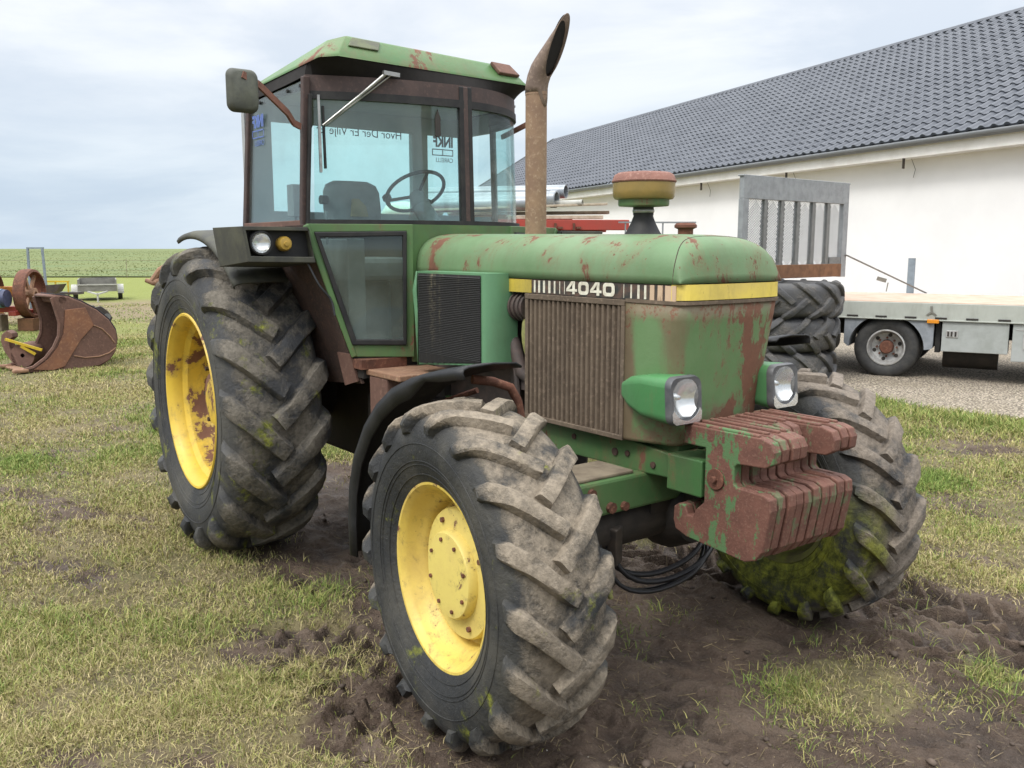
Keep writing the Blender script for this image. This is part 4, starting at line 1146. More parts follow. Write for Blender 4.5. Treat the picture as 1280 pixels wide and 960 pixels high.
    mb = MB(); mb.bx(-1.75, -1.62, 0.12, 0.3, 1.2, 1.84); mb.bx(-2.1, -1.7, -0.56, -0.46, 1.2, 1.78); mb.tube([(-1.85, -0.60, 1.75), (-1.85, -0.60, 1.92)], 0.008, 8); mb.tube([(-2.0, -0.62, 1.75), (-2.02, -0.62, 2.0)], 0.008, 8)
    build_each(mb, 'console', M['seat'], T, bevel=0.006)
    mb = MB(); mb.bx(-2.2, -2.12, -0.66, -0.60, 1.9, 2.07); mb.tube([(-2.16, -0.63, 1.7), (-2.16, -0.63, 1.9)], 0.008, 8); mb.build('control_lever', M['seat'], T, bevel=0.01)
    # wiper
    def wsp(y, z, off=0.03):
        f = ws_at_y(y); a = Vector(ws_pt(f, z)); t = Vector(ws_pt(min(1, f + .01), z)) - Vector(ws_pt(max(0, f - .01), z)); t.normalize()
        return a + Vector((t.y, -t.x, 0)) * off
    mb = MB()
    a = wsp(-0.40, 2.585, 0.05); b = wsp(-0.695, 2.325, 0.03)
    mb.tube([a, a * 0.55 + b * 0.45 + Vector((0.01, 0, 0)), b], [0.010, 0.008, 0.005], 8)
    mb.tube([a + Vector((0.0, 0.035, 0.0)), b + Vector((0, 0.012, 0.0))], 0.0045, 8)
    mb.beam(a + Vector((0, -0.02, 0)), a + Vector((0, 0.07, -0.004)), 0.02, 0.02)
    wi = mb.build('wiper', M['chrome'], T, smooth=50)
    mb = MB(); mb.beam(wsp(-0.715, 2.47, 0.022), wsp(-0.705, 2.10, 0.022), 0.012, 0.014); mb.build('wiper_blade', M['chrome'], wi)
    mb = MB(); mb.beam(wsp(-0.695, 2.42, 0.012), wsp(-0.685, 2.12, 0.012), 0.010, 0.012); mb.build('wiper_rubber', M['blackrubber'], wi)
    mb = MB(); mb.prism([wsp(-0.135, 2.30, 0.004), wsp(-0.105, 2.30, 0.004), wsp(-0.105, 2.39, 0.004), wsp(-0.12, 2.435, 0.004), wsp(-0.135, 2.39, 0.004)], (0.006, -0.001, 0)); mb.build('aerial_pad', M['dark'], sc)
    # mirror
    mb = MB()
    rows = []
    for x, k in ((-1.555, 0.0), (-1.545, -0.002), (-1.528, -0.008), (-1.52, -0.018)):
        q = rrect(-1.208 - k, -1.062 + k, 2.333 - k, 2.524 + k, 0.035, 6)
        rows.append([(x, y, z) for y, z in q] + [(x, q[0][0], q[0][1])])
    mb.grid(rows); m = len(rows[0]) - 1
    mb.f.append(tuple(len(mb.v) - m - 1 + i for i in range(m))); mb.f.append(tuple(range(m)))
    mi = mb.build('mirror', M['mirrorback'], T, smooth=40)
    mb = MB(); P = [(-1.52, -1.145, 2.495), (-1.545, -1.06, 2.463), (-1.64, -0.885, 2.365), (-1.675, -0.84, 2.325), (-1.70, -0.795, 2.315)]
    for a, b in zip(P[:-1], P[1:]): mb.beam(a, b, 0.012, 0.030)
    mb.build('mirror_arm', M['arm'], mi)
    mb = MB(); mb.beam((-2.15, 0.755, 2.415), (-1.83, 0.765, 2.485), 0.012, 0.03); mb.build('mirror_arm', M['arm'], T)
    # rear mudguards and lamp boxes
    for s in (-1, 1):
        rows = []
        for a in np.linspace(R(46), R(104), 18):
            row = []
            for (yy, rr) in ((1.055, 0.915), (1.062, 0.93), (1.052, 0.945), (1.02, 0.955), (0.92, 0.96), (0.78, 0.96)):
                row.append((-2.612 + rr * math.cos(a), s * yy, 0.868 + rr * math.sin(a)))
            rows.append(row)
        mb = MB(); mb.grid(rows); fd = mb.build('rear_mudguard', M['flap'], T, smooth=60, solid=0.01)
        mb = MB()
        x0, x1 = -1.625, -2.02
        fo = [(0.808, 1.832), (1.138, 1.832), (1.112, 1.668), (0.772, 1.660)]
        fi = [(0.800, 1.814), (1.118, 1.814), (1.098, 1.694), (0.785, 1.688)]
        v = [(x0, s * y, z) for y, z in fo] + [(x0, s * y, z) for y, z in fi] + [(x0 - 0.07, s * y, z) for y, z in fi] + [(x1, s * y, z - (0.03 if z < 1.75 else -0.0)) for y, z in fo]
        fs = [(i, (i + 1) % 4, 4 + (i + 1) % 4, 4 + i) for i in range(4)] + [(4 + i, 4 + (i + 1) % 4, 8 + (i + 1) % 4, 8 + i) for i in range(4)] + [(8, 9, 10, 11)] + [(i, (i + 1) % 4, 12 + (i + 1) % 4, 12 + i) for i in range(4)] + [(12, 13, 14, 15)]
        mb.add(v, fs); lb = mb.build('lamp_box', M['flap'], fd, bevel=0.008)
        mb = MB(); mb.bx(x0 - 0.052, x0 - 0.045, s * 0.79, s * 1.11, 1.69, 1.815); mb.build('lamp_panel', M['blackrubber'], T)
        c = (x0 - 0.045, s * 1.043, 1.756)
        mb = MB(); mb.lathe([(0.048, 0.0), (0.06, 0.0), (0.062, 0.02), (0.056, 0.045), (0.049, 0.045), (0.046, 0.03)], 32, 'x', c); wl = mb.build('work_lamp', M['blackrubber'], T, smooth=40)
        mb = MB(); mb.lathe([(0.047, 0.036), (0.04, 0.024), (0.02, 0.014), (0, 0.012)], 28, 'x', c); mb.build('reflector', M['lens'], wl, smooth=60)
        mb = MB(); mb.lathe([(0.047, 0.034), (0.04, 0.042), (0.02, 0.05), (0, 0.052)], 28, 'x', c); mb.build('lens', M['lensglass'], wl, smooth=60)
        c = (x0 - 0.045, s * 0.922, 1.752)
        mb = MB(); mb.lathe([(0.036, 0.0), (0.036, 0.03), (0.028, 0.044), (0.012, 0.046), (0.010, 0.052), (0.0, 0.052)], 26, 'x', c); mb.build('indicator', M['amber'], T, smooth=40)
    # loose cable under the lamp box
    mb = MB(); mb.tube(smooth_profile3([(-1.66, -0.80, 1.66), (-1.62, -0.76, 1.55), (-1.60, -0.71, 1.48), (-1.58, -0.70, 1.40)], 14), 0.006, 6); mb.build('cable', M['hose'], T)
# ------------------------------------------------------------------ camera frame used to lay out the yard
CAM = Vector((2.5283, -2.7097, 1.7347))
YAW = 0.6484; FPX = 1130.2; PITCH = math.atan((480 - 309.25) / FPX)
FH = Vector((-math.cos(YAW), math.sin(YAW), 0)); RH = Vector((math.sin(YAW), math.cos(YAW), 0))

def make_camera():
    cd = bpy.data.cameras.new('camera'); cd.sensor_width = 36; cd.lens = FPX * 36 / 1280; cd.clip_end = 3000; cd.clip_start = 0.05
    o = bpy.data.objects.new('camera', cd); COL.objects.link(o)
    fw = FH * math.cos(PITCH) - Vector((0, 0, math.sin(PITCH))); up = RH.cross(fw)
    Mx = Matrix((RH, up, -fw)).transposed().to_4x4(); Mx.translation = CAM
    o.matrix_world = Mx; SC.camera = o

def make_world():
    w = bpy.data.worlds.new('World'); SC.world = w; w.use_nodes = True; t = w.node_tree; t.nodes.clear()
    N = t.nodes.new; L = t.links.new
    out = N('ShaderNodeOutputWorld'); bg = N('ShaderNodeBackground'); bg.inputs[1].default_value = 0.10
    L(bg.outputs[0], out.inputs[0])
    sky = N('ShaderNodeTexSky'); sky.sky_type = 'NISHITA'; sky.sun_disc = False
    sky.sun_elevation = R(SUN_EL); sky.sun_rotation = R(SUN_ROT); sky.air_density = 1.0; sky.dust_density = 1.5
    tc = N('ShaderNodeTexCoord'); sp = N('ShaderNodeSeparateXYZ'); L(tc.outputs['Generated'], sp.inputs[0])
    # overcast brightness grows from the horizon to the zenith
    br = N('ShaderNodeValToRGB'); L(sp.outputs[2], br.inputs[0])
    e = br.color_ramp.elements
    e[0].position = 0.0; e[0].color = (0.60, 0.71, 0.83, 1); e[1].position = 1.0; e[1].color = (1, 1, 1, 1)
    for p, c in ((0.06, (0.66, 0.755, 0.855, 1)), (0.14, (0.77, 0.83, 0.90, 1)), (0.26, (0.88, 0.91, 0.955, 1)), (0.36, (0.96, 0.97, 1.0, 1))):
        k = e.new(p); k.color = c
    gain = N('ShaderNodeMapRange'); gain.interpolation_type = 'SMOOTHSTEP'; L(sp.outputs[2], gain.inputs[0])
    gain.inputs[1].default_value = 0.28; gain.inputs[2].default_value = 0.8; gain.inputs[3].default_value = 8.9; gain.inputs[4].default_value = 8.9 * ZENITH
    # soft streaky clouds
    mp = N('ShaderNodeMapping'); mp.inputs['Scale'].default_value = (1, 1, 3.4); mp.inputs['Location'].default_value = (0.7, 0.2, 0.1); L(tc.outputs['Generated'], mp.inputs[0])
    nz = N('ShaderNodeTexNoise'); nz.inputs['Scale'].default_value = 2.6; nz.inputs['Detail'].default_value = 7; nz.inputs['Roughness'].default_value = 0.55; nz.inputs['Distortion'].default_value = 0.35
    L(mp.outputs[0], nz.inputs['Vector'])
    cl = N('ShaderNodeMapRange'); cl.interpolation_type = 'SMOOTHSTEP'; L(nz.outputs['Fac'], cl.inputs[0]); cl.inputs[1].default_value = 0.40; cl.inputs[2].default_value = 0.66
    dk = N('ShaderNodeMix'); dk.data_type = 'RGBA'; L(cl.outputs[0], dk.inputs[0]); dk.inputs[6].default_value = (0.85, 0.885, 0.93, 1); dk.inputs[7].default_value = (1.12, 1.10, 1.07, 1)
    ml = N('ShaderNodeMix'); ml.data_type = 'RGBA'; ml.blend_type = 'MULTIPLY'; ml.inputs[0].default_value = 1; L(br.outputs[0], ml.inputs[6]); L(dk.outputs[2], ml.inputs[7])
    sc_ = N('ShaderNodeVectorMath'); sc_.operation = 'SCALE'; L(ml.outputs[2], sc_.inputs[0]); L(gain.outputs[0], sc_.inputs[3])
    mx = N('ShaderNodeMix'); mx.data_type = 'RGBA'; mx.inputs[0].default_value = 0.90; L(sky.outputs[0], mx.inputs[6]); L(sc_.outputs[0], mx.inputs[7])
    L(mx.outputs[2], bg.inputs[0])
    sd = bpy.data.lights.new('sun', 'SUN'); sd.energy = SUN_E; sd.angle = R(SUN_ANG); sd.color = (1.0, 0.96, 0.9)
    so = bpy.data.objects.new('sun', sd); COL.objects.link(so)
    az = R(SUN_ROT); el = R(SUN_EL)
    d = Vector((math.sin(az) * math.cos(el), math.cos(az) * math.cos(el), math.sin(el)))
    so.rotation_euler = d.to_track_quat('Z', 'Y').to_euler(); so.location = (0, 0, 20)

# ------------------------------------------------------------------ noise in numpy
_perm = np.random.default_rng(5).random((256, 256)).astype(np.float32)
def vnoise(x, y):
    xi = np.floor(x).astype(int); yi = np.floor(y).astype(int); fx = x - xi; fy = y - yi
    fx = fx * fx * (3 - 2 * fx); fy = fy * fy * (3 - 2 * fy)
    a = _perm[xi & 255, yi & 255]; b = _perm[(xi + 1) & 255, yi & 255]; c = _perm[xi & 255, (yi + 1) & 255]; d = _perm[(xi + 1) & 255, (yi + 1) & 255]
    return (a * (1 - fx) + b * fx) * (1 - fy) + (c * (1 - fx) + d * fx) * fy
def fbm(x, y, o=4, g=0.5):
    s = 0; a = 1; n = 0
    for k in range(o):
        s = s + a * vnoise(x * 2 ** k + 17.3 * k, y * 2 ** k + 9.1 * k); n += a; a *= g
    return s / n
def sstep(a, b, x):
    t = np.clip((x - a) / (b - a), 0, 1); return t * t * (3 - 2 * t)

def mud_mask(x, y):
    """1 in trodden mud, 0 in grass."""
    w = 0.55 * (fbm(x * 1.1 + 3, y * 1.1 + 8, 4) - 0.5) * 2 + 0.22 * (fbm(x * 5, y * 5, 3) - 0.5) * 2
    # main wallow around the front wheels
    e1 = 1 - np.sqrt(((x - 0.55) / 2.2) ** 2 + ((y - 0.15) / 1.85) ** 2)
    e2 = 1 - np.sqrt(((x + 2.6) / 2.2) ** 2 + ((y + 0.1) / 1.0) ** 2)
    e3 = 1 - np.sqrt(((x - 2.2) / 2.2) ** 2 + ((y - 0.4) / 1.9) ** 2)
    e4 = 1 - np.sqrt(((x + 4.2) / 1.3) ** 2 + ((y - 1.6) / 0.8) ** 2)
    e = np.maximum(np.maximum(e1, e2 * 0.9), np.maximum(e3, e4 * 0.8))
    m = sstep(-0.10, 0.22, e + 0.38 * w)
    # worn patches in the turf
    p = fbm(x * 1.0 + y * 0.8 + 40, y * 2.4 - x * 1.2 + 12, 4)
    near = sstep(11, 5, np.hypot(x - 0.5, y + 1.0))
    m = np.maximum(m, sstep(0.60, 0.70, p + 0.10 * (fbm(x * 4, y * 4, 3) - 0.5)) * 0.75 * near)
    # island of grass right of the weights and clumps in front
    for (cx, cy, r) in ((0.62, 0.42, 0.42), (0.95, 0.95, 0.2), (1.45, 0.0, 0.2)):
        d = np.hypot(x - cx, (y - cy)) / r
        m = m * (1 - 0.75 * sstep(1.0, 0.3, d + 0.6 * w))
    return np.clip(m, 0, 1)

def tread(x, y):
    """Chevron prints left by the tyres, ahead of and behind the front wheels."""
    h = np.zeros_like(x)
    for cy, sgn in ((-1.02, 1), (0.98, 1), (-1.3, 1), (1.42, 1)):
        yy = y - cy - 0.10 * np.sin(x * 1.3 + cy)
        inside = sstep(0.21, 0.17, np.abs(yy))
        ph = (x + np.abs(yy) * 0.9) / 0.185
        bar = sstep(0.30, 0.42, np.abs((ph % 1.0) - 0.5))
        amp = sstep(0.22, 0.45, fbm(x * 1.5 + cy * 7, y * 1.5, 3))
        h += inside * amp * (bar * 0.060 - 0.036)
        h += sstep(0.05, 0.0, np.abs(np.abs(yy) - 0.23)) * 0.02 * amp
    return h

def ground_h(x, y):
    m = mud_mask(x, y)
    near = sstep(14, 6, np.hypot(x, y))
    far = sstep(60, 20, np.hypot(x, y))
    b = 0.06 * (fbm(x * 0.5, y * 0.5, 3) - 0.5) * far
    g = 0.035 * (fbm(x * 4, y * 4, 4) - 0.5) * near
    rg = np.abs(fbm(x * 3.2 + 5, y * 3.2, 5, 0.55) - 0.5) * 2
    r2 = np.abs(fbm(x * 11 + 31, y * 11, 3, 0.6) - 0.5) * 2; r3 = np.abs(fbm(x * 27, y * 27 + 5, 2, 0.6) - 0.5) * 2
    lump = 0.070 * (fbm(x * 5 + 2, y * 5, 4, 0.55) - 0.5) + 0.055 * (0.28 - rg) + 0.028 * (0.28 - r2) + 0.016 * (0.28 - r3) + 0.008 * (fbm(x * 43, y * 43, 2) - 0.5)
    prints = sstep(-2.8, -1.0, x) * tread(x, y)
    h = b + (1 - m) * g + m * (lump * near - 0.018 + 1.15 * prints)
    # wheels have sunk a little and squeezed up a berm
    for cx, cy, a, bb in ((0, -0.958, 0.36, 0.24), (0, 0.958, 0.36, 0.24), (-2.61, -0.873, 0.42, 0.28), (-2.61, 0.873, 0.42, 0.28)):
        q = np.sqrt(((x - cx) / a) ** 2 + ((y - cy) / bb) ** 2)
        flat = sstep(1.25, 0.8, q)
        h = h * (1 - flat) + 0.004 * flat
        h = h + 0.030 * np.exp(-((q - 1.35) / 0.28) ** 2) * (0.4 + 1.2 * fbm(x * 7, y * 7, 3))
    return h

def axis_coords(lo, hi, step, far, grow=1.09):
    a = list(np.arange(lo, hi + 1e-6, step)); s = step
    up = [a[-1]]
    while up[-1] < far: s *= grow; up.append(up[-1] + s)
    s = step; dn = [a[0]]
    while dn[-1] > -far: s *= grow; dn.append(dn[-1] - s)
    return np.array(dn[:0:-1] + a + up[1:])

def ground_mat():
    t = NT('ground_soil_turf')
    at = t.n('ShaderNodeAttribute'); at.attribute_name = 'mask'
    sp = t.n('ShaderNodeSeparateColor'); t.l(at.outputs['Color'], sp.inputs[0])
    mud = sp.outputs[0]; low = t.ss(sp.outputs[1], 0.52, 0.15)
    n1 = t.noise(0.8, 6, 0.65); n2 = t.noise(9, 6, 0.7); n3 = t.noise(60, 4, 0.7); n4 = t.noise(2.5, 5, 0.6)
    # turf: dead straw, green, soil between the blades
    turf = t.mix(t.ss(n1, 0.36, 0.62), (0.175, 0.145, 0.075), (0.135, 0.125, 0.055))
    turf = t.mix(t.ss(n4, 0.42, 0.66), turf, (0.20, 0.165, 0.085))
    turf = t.mix(t.ss(n3, 0.50, 0.72), turf, (0.26, 0.22, 0.11))
    turf = t.mix(t.math('MULTIPLY', t.ss(n2, 0.44, 0.64), 0.75), turf, (0.095, 0.072, 0.045))
    mudc = t.mix(t.ss(n2, 0.30, 0.70), (0.068, 0.046, 0.033), (0.128, 0.091, 0.066))
    mudc = t.mix(t.ss(n4, 0.46, 0.66), mudc, (0.148, 0.108, 0.079))
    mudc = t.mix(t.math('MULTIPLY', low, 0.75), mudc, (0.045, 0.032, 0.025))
    mudc = t.mix(t.math('MULTIPLY', t.ss(n3, 0.58, 0.75), 0.5), mudc, (0.19, 0.155, 0.115))
    mudc = t.mix(t.math('MULTIPLY', t.ss(t.noise(26, 6, 0.75), 0.60, 0.68), 0.55), mudc, (0.24, 0.20, 0.12))
    n6 = t.noise(85, 5, 0.75, off=(4, 2, 1)); n7 = t.noise(38, 6, 0.75, off=(1, 6, 3))
    mudc = t.mix(t.math('MULTIPLY', t.ss(n6, 0.46, 0.34), 0.45), mudc, (0.035, 0.025, 0.019))
    mudc = t.mix(t.math('MULTIPLY', t.ss(n7, 0.57, 0.66), 0.5), mudc, (0.20, 0.155, 0.115))
    mk = t.ss(t.math('ADD', mud, t.math('MULTIPLY', t.math('SUBTRACT', n2, 0.5), 0.7)), 0.35, 0.62)
    # bare track across the yard and the field beyond, by distance along the view of the yard
    px, py, pz = t.sep()
    d = t.math('ADD', t.math('MULTIPLY', t.math('SUBTRACT', px, CAM.x), FH.x), t.math('MULTIPLY', t.math('SUBTRACT', py, CAM.y), FH.y))
    dn = t.math('ADD', d, t.math('MULTIPLY', t.math('SUBTRACT', t.noise(0.35, 5, 0.65), 0.5), 9.0))
    trk = t.math('MULTIPLY', t.ss(dn, 19.5, 23.0), t.ss(dn, 32.0, 28.0))
    trk = t.math('MULTIPLY', trk, t.ss(n2, 0.30, 0.52))
    fargreen = t.mix(t.noise(0.25, 5, 0.7), (0.175, 0.20, 0.045), (0.21, 0.235, 0.06))
    turf = t.mix(t.ss(d, 9, 24), turf, fargreen)
    col = t.mix(trk, turf, (0.215, 0.165, 0.105))
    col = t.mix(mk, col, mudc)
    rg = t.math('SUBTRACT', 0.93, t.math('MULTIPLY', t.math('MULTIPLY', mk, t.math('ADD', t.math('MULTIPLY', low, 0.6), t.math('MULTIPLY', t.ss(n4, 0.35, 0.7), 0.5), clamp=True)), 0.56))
    h = t.math('ADD', t.math('MULTIPLY', n2, 0.8), t.math('ADD', t.math('MULTIPLY', n3, 0.55), t.math('MULTIPLY', n7, 0.55)))
    n5 = t.noise(130, 3, 0.7)
    h = t.math('ADD', h, t.math('MULTIPLY', n5, 0.2))
    return t.done(col, rg, 0, t.bump(h, 1.0, 0.03), spec=0.35)

def make_ground():
    xs = axis_coords(-1.9, 2.0, 0.0125, 700, 1.045); ys = axis_coords(-2.1, 2.4, 0.0125, 700, 1.045)
    X, Y = np.meshgrid(xs, ys, indexing='ij')
    H = ground_h(X, Y); Mk = mud_mask(X, Y) * sstep(30, 16, np.hypot(X, Y))
    nx, ny = X.shape
    V = np.stack([X.ravel(), Y.ravel(), H.ravel()], 1)
    i = np.arange(nx - 1)[:, None] * ny + np.arange(ny - 1)[None, :]
    F = np.stack([i, i + ny, i + ny + 1, i + 1], -1).reshape(-1)
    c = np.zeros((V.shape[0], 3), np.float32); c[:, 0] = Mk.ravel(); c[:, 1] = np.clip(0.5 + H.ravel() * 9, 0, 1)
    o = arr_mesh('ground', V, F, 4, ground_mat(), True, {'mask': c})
    tag(o, kind='structure')

def blades(name, pos, hgt, wid, lean, colr, mat, label):
    """pos (n,3), each blade is a bent strip of two quads ending in a tip."""
    n = len(pos)
    az = RNG.uniform(0, 2 * PI, n); la = RNG.uniform(0, 2 * PI, n)
    dx = np.cos(az) * wid / 2; dy = np.sin(az) * wid / 2
    lx = np.cos(la) * lean * hgt; ly = np.sin(la) * lean * hgt
    vz = np.sqrt(np.maximum(0.05, 1 - np.minimum(lean, 1.2) ** 2 * 0.6)) * hgt
    V = np.zeros((n, 5, 3), np.float32)
    V[:, 0] = pos; V[:, 0, 0] -= dx; V[:, 0, 1] -= dy
    V[:, 1] = pos; V[:, 1, 0] += dx; V[:, 1, 1] += dy
    for k, sg in ((2, 1), (3, -1)):
        V[:, k, 0] = pos[:, 0] + lx * 0.35 + sg * dx * 0.8; V[:, k, 1] = pos[:, 1] + ly * 0.35 + sg * dy * 0.8; V[:, k, 2] = pos[:, 2] + vz * 0.6
    V[:, 4, 0] = pos[:, 0] + lx; V[:, 4, 1] = pos[:, 1] + ly; V[:, 4, 2] = pos[:, 2] + vz
    V[:, :2, 2] -= 0.006
    b = np.arange(n)[:, None] * 5
    F = (b + np.array([[0, 1, 2, 0, 2, 3, 3, 2, 4]])).reshape(-1)
    C = np.repeat(colr[:, None, :], 5, axis=1).reshape(-1, 3)
    o = arr_mesh(name, V.reshape(-1, 3), F, 3, mat, False, {'tint': C})
    tag(o, label, 'grass', kind='stuff')
    return o

def grass_mat():
    t = NT('grass_blades')
    at = t.n('ShaderNodeAttribute'); at.attribute_name = 'tint'
    t.bsdf.inputs['Base Color'].default_value = (0.2, 0.2, 0.1, 1)
    t.l(at.outputs['Color'], t.bsdf.inputs['Base Color'])
    t.bsdf.inputs['Roughness'].default_value = 0.75; t.bsdf.inputs['Specular IOR Level'].default_value = 0.25
    return t.m

def make_grass():
    gm = grass_mat()
    n = 250000
    # tuft centres: log-uniform in distance from where one stands, wide fan in angle
    d = np.exp(RNG.uniform(np.log(2.1), np.log(30), n)); a = RNG.uniform(-R(42), R(42), n)
    fx = FH.x * np.cos(a) + RH.x * np.sin(a); fy = FH.y * np.cos(a) + RH.y * np.sin(a)
    x = CAM.x + d * fx; y = CAM.y + d * fy
    m = mud_mask(x, y)
    clump = fbm(x * 2.6 + 9, y * 2.6, 4)
    dens = (1 - m) ** 1.3 * (0.10 + 1.1 * sstep(0.40, 0.60, clump) * (0.30 + 0.70 * sstep(0.36, 0.52, fbm(x * 1.1 + 77, y * 0.6, 4)))) + 0.035 * (clump > 0.58)
    dens = dens * np.where(d > 12, 0.6, 1.0)
    # nothing grows on the gravel or under the parked things
    grav = y > 6.75 + 0.25 * (x + 1.5) * -0.14
    trk = (d > 20) & (d < 29)
    keep = (RNG.random(n) < dens) & ~grav & ~(trk & (RNG.random(n) < 0.75))
    x, y, d, cl = x[keep], y[keep], d[keep], clump[keep]
    k = len(x)
    tuft = (RNG.random(k) < 0.16 * sstep(0.42, 0.6, cl)) & (d < 14)          # longer tussocks
    nb = 12
    T_ = np.repeat(tuft, nb)
    sp = np.where(tuft, 0.012 + 0.003 * d, 0.024 + 0.012 * d)
    gx, gy = RNG.normal(0, 1, k * nb), RNG.normal(0, 1, k * nb)
    bx_ = np.repeat(x, nb) + gx * np.repeat(sp, nb); by_ = np.repeat(y, nb) + gy * np.repeat(sp, nb)
    dd = np.repeat(d, nb); cc = np.repeat(cl, nb)
    z = ground_h(bx_, by_)
    patch = fbm(bx_ * 0.8 + 31, by_ * 0.8 + 7, 4)
    lush = sstep(0.50, 0.70, patch + 0.3 * (cc - 0.5))
    edge = sstep(1.2, 0.0, np.abs(by_ - 6.3)) * (by_ < 6.9)
    lush = np.maximum(lush, edge * 0.9)
    q = RNG.random(k * nb)
    hgt = (0.012 + 0.022 * q + 0.030 * lush * RNG.random(k * nb) + 0.085 * edge * RNG.random(k * nb)) * (1 + 0.010 * dd)
    hgt = np.where(T_, 0.035 + 0.055 * q + 0.02 * lush, hgt)
    wid = 0.0015 + 0.00078 * dd * (0.6 + 0.6 * RNG.random(k * nb)); wid = np.where(T_, wid * 0.8, wid)
    lean = np.clip(RNG.normal(0.95, 0.4, k * nb), 0.1, 1.7)
    u = RNG.random(k * nb)
    straw = np.array([0.40, 0.335, 0.175]); yel = np.array([0.33, 0.31, 0.11]); gr = np.array([0.155, 0.225, 0.05]); gr2 = np.array([0.245, 0.28, 0.08])
    tt = np.repeat(RNG.random(k), nb)
    w = np.clip(u * 0.75 + 0.42 * lush - 0.05 + 1.1 * (fbm(bx_ * 0.55 + 3, by_ * 0.55, 3) - 0.5) + np.where(T_, 0.45 * tt, 0.12 * tt), 0, 1)[:, None]
    c = np.where(w < 0.35, straw, np.where(w < 0.60, yel, np.where(w < 0.85, gr2, gr)))
    c = c * (0.60 + 0.65 * RNG.random((k * nb, 1)))
    blades('grass', np.stack([bx_, by_, z], 1), hgt, wid, lean, c, gm, 'short yellowish green grass with straw covering the yard')

def make_litter():
    """Straw scraps, crumbs of soil and pebbles lying in the mud."""
    n = 11000
    d = np.exp(RNG.uniform(np.log(1.7), np.log(7), n)); a = RNG.uniform(-R(42), R(42), n)
    x = CAM.x + d * (FH.x * np.cos(a) + RH.x * np.sin(a)); y = CAM.y + d * (FH.y * np.cos(a) + RH.y * np.sin(a))
    keep = RNG.random(n) < mud_mask(x, y) * (0.25 + 1.2 * sstep(0.45, 0.6, fbm(x * 3, y * 3, 3)))
    x, y = x[keep], y[keep]; n = len(x)
    az = RNG.uniform(0, 2 * PI, n); L = RNG.uniform(0.02, 0.075, n) ; w = RNG.uniform(0.0012, 0.0026, n)
    ca, sa = np.cos(az), np.sin(az)
    V = np.zeros((n, 4, 3))
    for k, (p, q) in enumerate(((-1, -1), (1, -1), (1, 1), (-1, 1))):
        V[:, k, 0] = x + ca * L / 2 * p - sa * w / 2 * q; V[:, k, 1] = y + sa * L / 2 * p + ca * w / 2 * q
    V[:, :, 2] = ground_h(V[:, :, 0].ravel(), V[:, :, 1].ravel()).reshape(n, 4) + 0.004
    c = np.array([0.27, 0.21, 0.12]) * RNG.uniform(0.5, 1.15, (n, 1))
    o = arr_mesh('straw_litter', V.reshape(-1, 3), np.arange(n * 4), 4, grass_mat(), False, {'tint': np.repeat(c, 4, 0)})
    tag(o, 'scraps of straw trodden into the brown mud', 'straw', kind='stuff')
    # clods
    mb = MB()
    bm = bmesh.new(); bmesh.ops.create_icosphere(bm, subdivisions=1, radius=1); base = np.array([v.co[:] for v in bm.verts]); fc = [[v.index for v in f.verts] for f in bm.faces]; bm.free()
    n = 4500
    d = np.exp(RNG.uniform(np.log(1.7), np.log(6.5), n)); a = RNG.uniform(-R(42), R(42), n)
    x = CAM.x + d * (FH.x * np.cos(a) + RH.x * np.sin(a)); y = CAM.y + d * (FH.y * np.cos(a) + RH.y * np.sin(a))
    keep = RNG.random(n) < mud_mask(x, y) ** 2 * sstep(0.42, 0.62, fbm(x * 4 + 50, y * 4, 3)); x, y = x[keep], y[keep]; n = len(x)
    r = 0.003 + 0.018 * RNG.random(n) ** 4
    z = ground_h(x, y)
    sc3 = RNG.uniform(0.6, 1.3, (n, 1, 3)); jit = RNG.uniform(0.75, 1.25, (n, len(base), 1))
    V = base[None] * jit * sc3 * r[:, None, None]; V[:, :, 2] *= 0.7
    V += np.stack([x, y, z + r * 0.2], 1)[:, None, :]
    F = (np.array(fc)[None] + (np.arange(n) * len(base))[:, None, None]).reshape(-1)
    c = np.array([0.085, 0.064, 0.050]) * RNG.uniform(0.6, 1.5, (n, 1)); wh = RNG.random(n) < 0.012; c[wh] = (0.6, 0.58, 0.52)
    o = arr_mesh('soil_crumbs', V.reshape(-1, 3), F, 3, grass_mat(), True, {'tint': np.repeat(c, len(base), 0)})
    tag(o, 'crumbs of soil and pebbles scattered on the mud', 'soil', kind='stuff')

